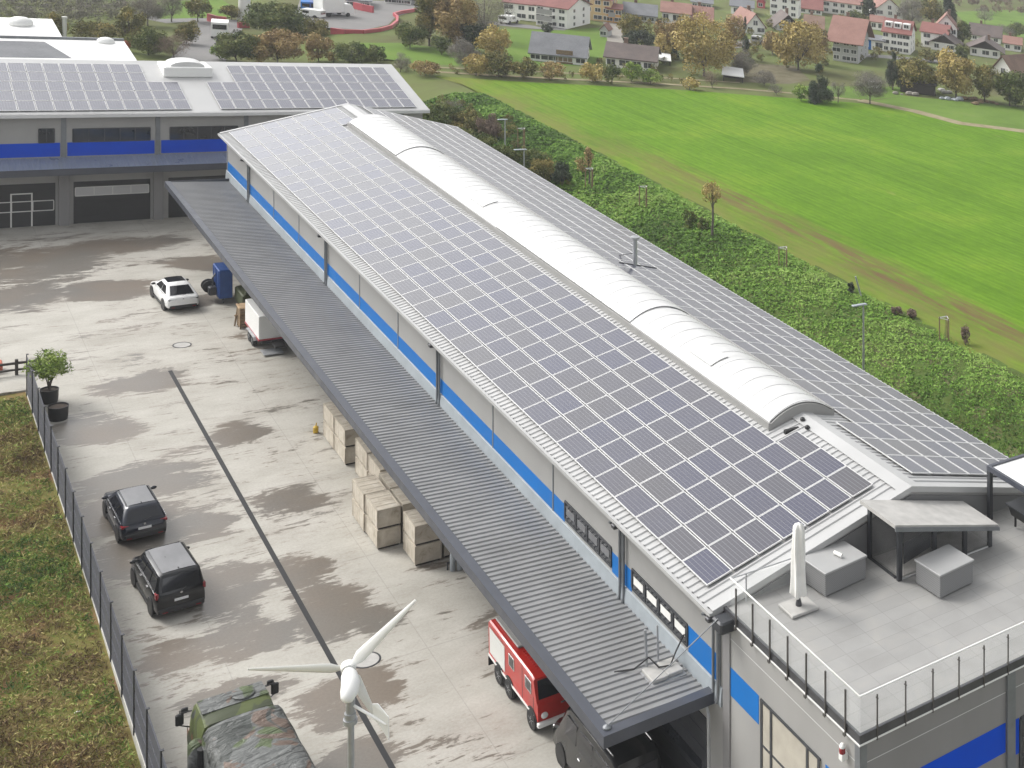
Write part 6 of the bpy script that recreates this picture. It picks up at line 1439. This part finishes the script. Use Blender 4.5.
# village
tree('grey olive tree between the lane and yellow trees', 636, 46, 15, 30, 'olive', trunk=.1)
bush('dark bushes behind the brown roofed house', 640, 50, 30, 30, 'dark')
tree('brown yellow tree behind the brown roofed house', 669, 58, 17, 26, 'orange', trunk=.1)
bush('small yellow green tree at the pergola', 663, 60, 36, 16, 'yellow')
tree('dark slim cypress behind the pergola', 675, 60, 37, 8, 'dark', 'cone', 1.6, .04, 'cypress_tree')
tree('big weeping golden tree in the village centre', 704, 76, 13, 50, 'yellow', 'weep', trunk=.08)
tree('brown leaved tree right of the weeping golden tree', 733, 58, 16, 22, 'orange', dens=.7)
tree('dark slim cypress below the white house', 745, 52, 20, 9, 'dark', 'cone', 1.6, .04, 'cypress_tree')
bush('grey bare bushes right of the weeping golden tree', 741, 76, 50, 26, 'bare', bare=True, dens=2)
bush('low grey bushes beside the white shed', 764, 86, 70, 24, 'bare', bare=True, dens=2)
bush('orange brown bush below the chalet', 772, 54, 31, 22, 'orange')
tree('large golden birch in front of the brown roofed house', 798, 70, 19, 44, 'yellow', trunk=.08)
tree('rusty birch behind the golden birch', 816, 64, 22, 24, 'orange', dens=.6)
tree('dark blue green conifer at the far field edge', 819, 103, 68, 26, 'dark', 'cone', 2.0, .04, 'conifer_tree')
bush('yellow green bush left of the dark conifer', 801, 101, 85, 16, 'fresh', dens=.7)
bush('small bare bush standing on the meadow', 776, 95, 84, 14, 'bare', bare=True)
tree('thin bare tree right of the dark conifer', 838, 103, 80, 16, 'bare', bare=True, dens=.8, trunk=.3)
tree('round bare grey tree on the field boundary', 870, 104, 71, 36, 'bare', bare=True, dens=1.6, trunk=.25)
tree('small dark fir beside the bare grey tree', 893, 90, 55, 17, 'dark', 'cone', 2.0, .04, 'conifer_tree')
tree('broad olive tree below the village street', 918, 92, 60, 40, 'olive', trunk=.1)
bush('olive bush between the fir and olive tree', 902, 86, 58, 20, 'olive')
tree('big golden green tree below the village street', 956, 98, 52, 38, 'yellow', trunk=.12)
tree('green tree right of the golden green tree', 985, 102, 64, 30, 'olive', trunk=.1)
tree('dark green orchard tree at the right edge', 1010, 106, 70, 34, 'green', trunk=.08)
bush('dark hedge bush at the far right of the meadow', 1030, 108, 78, 20, 'green')
tree('green tree between the double house and chalet', 963, 46, 21, 16, 'green', trunk=.1)
bush('dark bush beside the chalet terrace', 962, 62, 44, 14, 'green')
bush('green bush below the double house', 930, 62, 50, 22, 'olive')
tree('tall dark fir in the wood above the village', 949, 28, -14, 16, 'dark', 'cone', 2.0, .04, 'conifer_tree')
tree('pale bare tree above the white gabled pair', 912, 28, -4, 26, 'bare', bare=True, dens=1.5)
tree('olive tree in the wood above the village', 932, 28, -4, 26, 'olive', dens=.9)
bush('dark bush between the long white block and gabled pair', 869, 22, -2, 14, 'dark')
bush('grey green bush in front of the long white block', 856, 22, 9, 14, 'green')
tree('bare tree on the hill meadow', 985, 24, 8, 22, 'bare', bare=True)
bush('dark bush behind the red roofed end house', 1016, 38, 22, 20, 'green')
bush('bush at the corner of the hill meadow', 1003, 40, 26, 22, 'bare', bare=True, dens=1.5)
# far woods read as one mass
def mass(name, label, pts, leaf, hgt, n, size, seed, bare=.5):
    r_ = np.random.default_rng(seed); Ps = []; Ns = []; Ss = []; Ts = []
    for k in range(len(pts)):
        P = G(*pts[k]); m = depth(P)/24.6; hh = hgt*m*r_.uniform(.8, 1.1)
        a, b, c, d = crown_cloud(hh*1.0, hh, n, 20, seed+k, 'round', size*m); a[:, 2] += hh*.5; Ps.append(a+P); Ns.append(b); Ss.append(c); Ts.append(np.clip(d*.7+.3*r_.random(), 0, 1))
    o = leaf_object(name, np.concatenate(Ps), np.concatenate(Ns), np.concatenate(Ss), np.concatenate(Ts), LEAF[leaf], bare); props(o, label, 'wood', kind='stuff')
r2 = random.Random(5)
mass('far_wood', 'grey bare wood behind the white roofed halls', [(x+r2.uniform(-5, 5), y) for y in (4, 14, 24) for x in range(-20, 135, 13)], 'bare', 26, 500, 1.2, 300, .4)
mass('hill_wood', 'hazy brown scrub on the hill above the village', [(x+r2.uniform(-5, 5), y) for y in (2, 6) for x in range(960, 1060, 10)]+[(x, -2) for x in range(640, 960, 14)]+[(x, 14) for x in range(985, 1050, 12)], 'rust', 13, 260, 1.0, 400, .5)
mass('village_shrubbery', 'garden shrubs scattered between the village houses', [(r2.uniform(640, 960), r2.uniform(20, 62)) for _ in range(75)]+[(r2.uniform(600, 830), r2.uniform(58, 74)) for _ in range(30)], 'olive', 9.5, 170, .9, 500, .7)
mass('bank_scrub', 'brown and green scrub on the far part of the bank', [(r2.uniform(432, 470), r2.uniform(104, 124)) for _ in range(9)]+[(470+k*11+r2.uniform(-4, 4), 124+k*7.5+r2.uniform(-7, 3)) for k in range(10)]+[(r2.uniform(445, 520), r2.uniform(118, 150)) for _ in range(10)], 'olive', 13, 260, .9, 700, .7)
mass('shrub_row', 'low scrub along the far field track', [(x+r2.uniform(-4, 4), 74+(x-430)*.03+r2.uniform(-4, 2)) for x in range(430, 700, 9)], 'olive', 8, 120, .8, 600, .6)
# saplings on the field edge and potted tree
tree('golden sapling in a guard at the field edge', 712, 238, 184, 17, 'yellow', dens=.22, trunk=.55, name='sapling_tree')
tree('pale orange sapling at the far field edge', 589, 186, 148, 9, 'orange', dens=.3, trunk=.5, name='sapling_tree')
bush('orange shrub at the foot of the far sapling', 583, 174, 158, 14, 'orange', dens=.4)
bush('dark little shrub pair at the bank edge', 690, 228, 210, 14, 'green', dens=.6); bush('second dark shrub on the bank edge beside the golden sapling', 703, 232, 218, 10, 'green', dens=.6)
bush('tiny dark round shrub on a stem above the tall lamp', 851, 293, 283, 7, 'dark'); bush('small brown shrub at the bank edge right of the tall lamp', 897, 316, 306, 10, 'rust', dens=.6); bush('low brown shrub right of the small brown shrub', 912, 318, 309, 10, 'rust', dens=.6)
bush('small brown shrub beside the nearest tree guard', 966, 345, 326, 10, 'rust', dens=.4)
for k, (px, py, pt, pw, lf) in enumerate(((440, 128, 104, 40, 'green'), (468, 132, 112, 34, 'olive'), (488, 140, 113, 22, 'rust'), (500, 168, 146, 30, 'green'), (470, 150, 130, 40, 'green'), (544, 180, 160, 26, 'olive'), (562, 186, 163, 18, 'dark'), (530, 168, 150, 34, 'green'), (452, 118, 100, 20, 'bare'))):
    bush(['leftmost dark bush on the far bank beside the rear building', 'olive bush on the far bank', 'rusty bush standing tallest on the far bank', 'green bush between the two far lamps', 'low green bush at the hall roof edge', 'olive bush at the far bank edge', 'dark bush at the bank edge near the pale sapling', 'green bush below the stake guard', 'thin bare bush at the rear building corner'][k], px, py, pt, pw, lf, z=1.0, bare=(lf == 'bare'))
Pt = (Pb[0]+.0, Pb[1]+.3, .66)
pt_ = thing('potted_tree', 'small bright green tree growing in the farther black tub', 'tree', Pt); st = MB()
for k in range(7):
    a = k*.9; st.tube([(0, 0, 0), (.1*cos(a), .1*sin(a), .5), (.55*cos(a), .55*sin(a), 1.5+.1*k)], [.045, .03, .008], 6)
part('trunk', st, M['bark'], pt_, smooth=50)
a, b, c, d = crown_cloud(2.2, 1.8, 2600, 44, 77, 'round', .10); a[:, 2] += 1.35
leaf_object('crown', a, b, c, d, LEAF['fresh'], .4, pt_)

# ---- bank undergrowth and rough grass
n = 130000; X = rng.uniform(31.5, 45.2, n); Y = rng.uniform(-22, 104, n)
def vn(X, Y, f, ph): return np.sin(X*f+ph)*np.cos(Y*f*.9+ph*1.7)+.6*np.sin((X+Y)*f*1.9+ph*2.3)+.4*np.cos((X-1.3*Y)*f*3.1+ph)
v_ = vn(X, Y, .55, 1)+.6*vn(X, Y, 1.7, 4); v_ = v_+.5*vn(X, Y, 4.2, 3); hgt = np.clip(.20+.12*v_, .03, .6)*np.clip((45.3-X)/1.5, .1, 1)
Z = hz(X, Y)+hgt*rng.random(n)**.5; nr = np.stack([rng.normal(-.3, .5, n), rng.normal(-.2, .5, n), np.abs(rng.normal(.9, .3, n))], 1)
tint = np.clip(.5+.12*v_+.55*(rng.random(n)-.5)+.22*vn(X, Y, .16, 2)-.28*sstep(48, 75, Y)+.14*sstep(39, 44, X)-.02, 0, 1)
o = leaf_object('ground_cover', np.stack([X, Y, Z], 1), nr, rng.uniform(.04, .15, n)*(1+.012*np.clip(Y, 0, 90)), tint, LEAF['bank'], .7); props(o, 'dense green undergrowth covering the bank beside the hall', 'undergrowth', kind='stuff')
n = 260000; X = -6.75-np.abs(rng.uniform(0, 11.5, n)); Y = rng.uniform(-12, 32, n)
v_ = vn(X, Y, .5, 2.2)+.7*vn(X, Y, 1.4, .6)+.6*vn(X, Y, 3.1, 1.1); keep = rng.random(n) < np.clip(.72+.25*v_, .2, 1); X, Y, v_ = X[keep], Y[keep], v_[keep]; n = len(X)
g2 = vn(X, Y, .35, 5)+.5*vn(X, Y, 1.1, 3)
Z = hz(X, Y)+.23+.12*np.sin(X*1.1+Y*.4)*np.cos(Y*.9-X*.3)*sstep(-6.7, -8.5, X)+rng.random(n)*np.clip(.2+.2*v_, .03, .85)
nr = np.stack([rng.normal(0, .9, n), rng.normal(0, .9, n), rng.normal(.6, .3, n)], 1)
g3 = vn(X, Y, 2.3, 7)+.7*vn(X, Y, 6.5, 2); tint = np.clip(.5+.30*g2+.22*g3+.6*(rng.random(n)-.5), 0, 1)
o = leaf_object('rough_grass', np.stack([X, Y, Z], 1), nr, rng.uniform(.04, .15, n), tint, LEAF['straw'], .25); props(o, 'rough straw and green grass beside the retaining wall', 'grass', kind='stuff')

# ================================================================== light, sky, camera
wd = bpy.data.worlds.new('World'); sc.world = wd; wd.use_nodes = True; nt = wd.node_tree
bg = nt.nodes['Background']; sky_ = N(nt, 'ShaderNodeTexSky'); sky_.sky_type = 'NISHITA'; sky_.sun_disc = False
SUN = np.array([-.46, .60, .66]); SUN = SUN/np.linalg.norm(SUN)
sky_.sun_elevation = math.asin(SUN[2]); sky_.sun_rotation = atan2(SUN[0], SUN[1]); sky_.air_density = 1.0; sky_.dust_density = 4.0; sky_.ozone_density = 1.0
hs = N(nt, 'ShaderNodeHueSaturation'); hs.inputs['Saturation'].default_value = .12; hs.inputs['Value'].default_value = 1.0
nt.links.new(sky_.outputs['Color'], hs.inputs['Color']); nt.links.new(hs.outputs['Color'], bg.inputs['Color']); bg.inputs['Strength'].default_value = .15
sd = bpy.data.lights.new('Sun', 'SUN'); sd.energy = .9; sd.angle = radians(20); sd.color = (1, .97, .92)
so = bpy.data.objects.new('sun_lamp', sd); COL.objects.link(so); so.location = (0, 0, 80)
from mathutils import Vector, Matrix
so.rotation_euler = Vector(-SUN).to_track_quat('-Z', 'Y').to_euler()
cd = bpy.data.cameras.new('Camera'); cam = bpy.data.objects.new('camera', cd); COL.objects.link(cam)
R = np.array([[6.89578357e-01, 7.17279381e-01, -9.99598879e-02], [-7.09860074e-01, 6.96785684e-01, 1.02899885e-01], [1.43458584e-01, 0, 9.89656321e-01]])
mw = Matrix.Identity(4)
for i in range(3): mw[i][0] = R[i, 0]; mw[i][1] = R[i, 2]; mw[i][2] = -R[i, 1]; mw[i][3] = CAMP[i]
cam.matrix_world = mw
cd.sensor_fit = 'HORIZONTAL'; cd.sensor_width = 36; cd.lens = 1201.932614616452/1024*36
cd.shift_x = (512-1044.485510289794)/1024; cd.shift_y = (-77.50104997900041-384)/1024
cd.clip_start = .5; cd.clip_end = 5000; sc.camera = cam
sc.view_settings.view_transform = 'Standard'; sc.view_settings.look = 'None'; sc.view_settings.gamma = 1; sc.view_settings.exposure = EXPO if 'EXPO' in globals() else 0.0
sc.render.engine = 'CYCLES'; sc.cycles.max_bounces = 6; sc.cycles.transparent_max_bounces = 16; sc.cycles.use_denoising = True

hzm = bpy.data.materials.new('valley_haze'); hzm.use_nodes = True; hn = hzm.node_tree
for n_ in list(hn.nodes):
    if n_.type != 'OUTPUT_MATERIAL': hn.nodes.remove(n_)
pv_ = N(hn, 'ShaderNodeVolumePrincipled'); pv_.inputs['Color'].default_value = (.92, .94, .96, 1); pv_.inputs['Density'].default_value = .0003
hn.links.new(pv_.outputs[0], [n_ for n_ in hn.nodes if n_.type == 'OUTPUT_MATERIAL'][0].inputs['Volume'])
hm = MB().box(-330, 1560, -130, 1660, -2.5, 42)
ho = bpy.data.objects.new('haze', mesh_from('haze', hm.v, hm.f, [hzm])); COL.objects.link(ho); props(ho, 'thin pale autumn haze in the valley air', 'haze', kind='stuff')
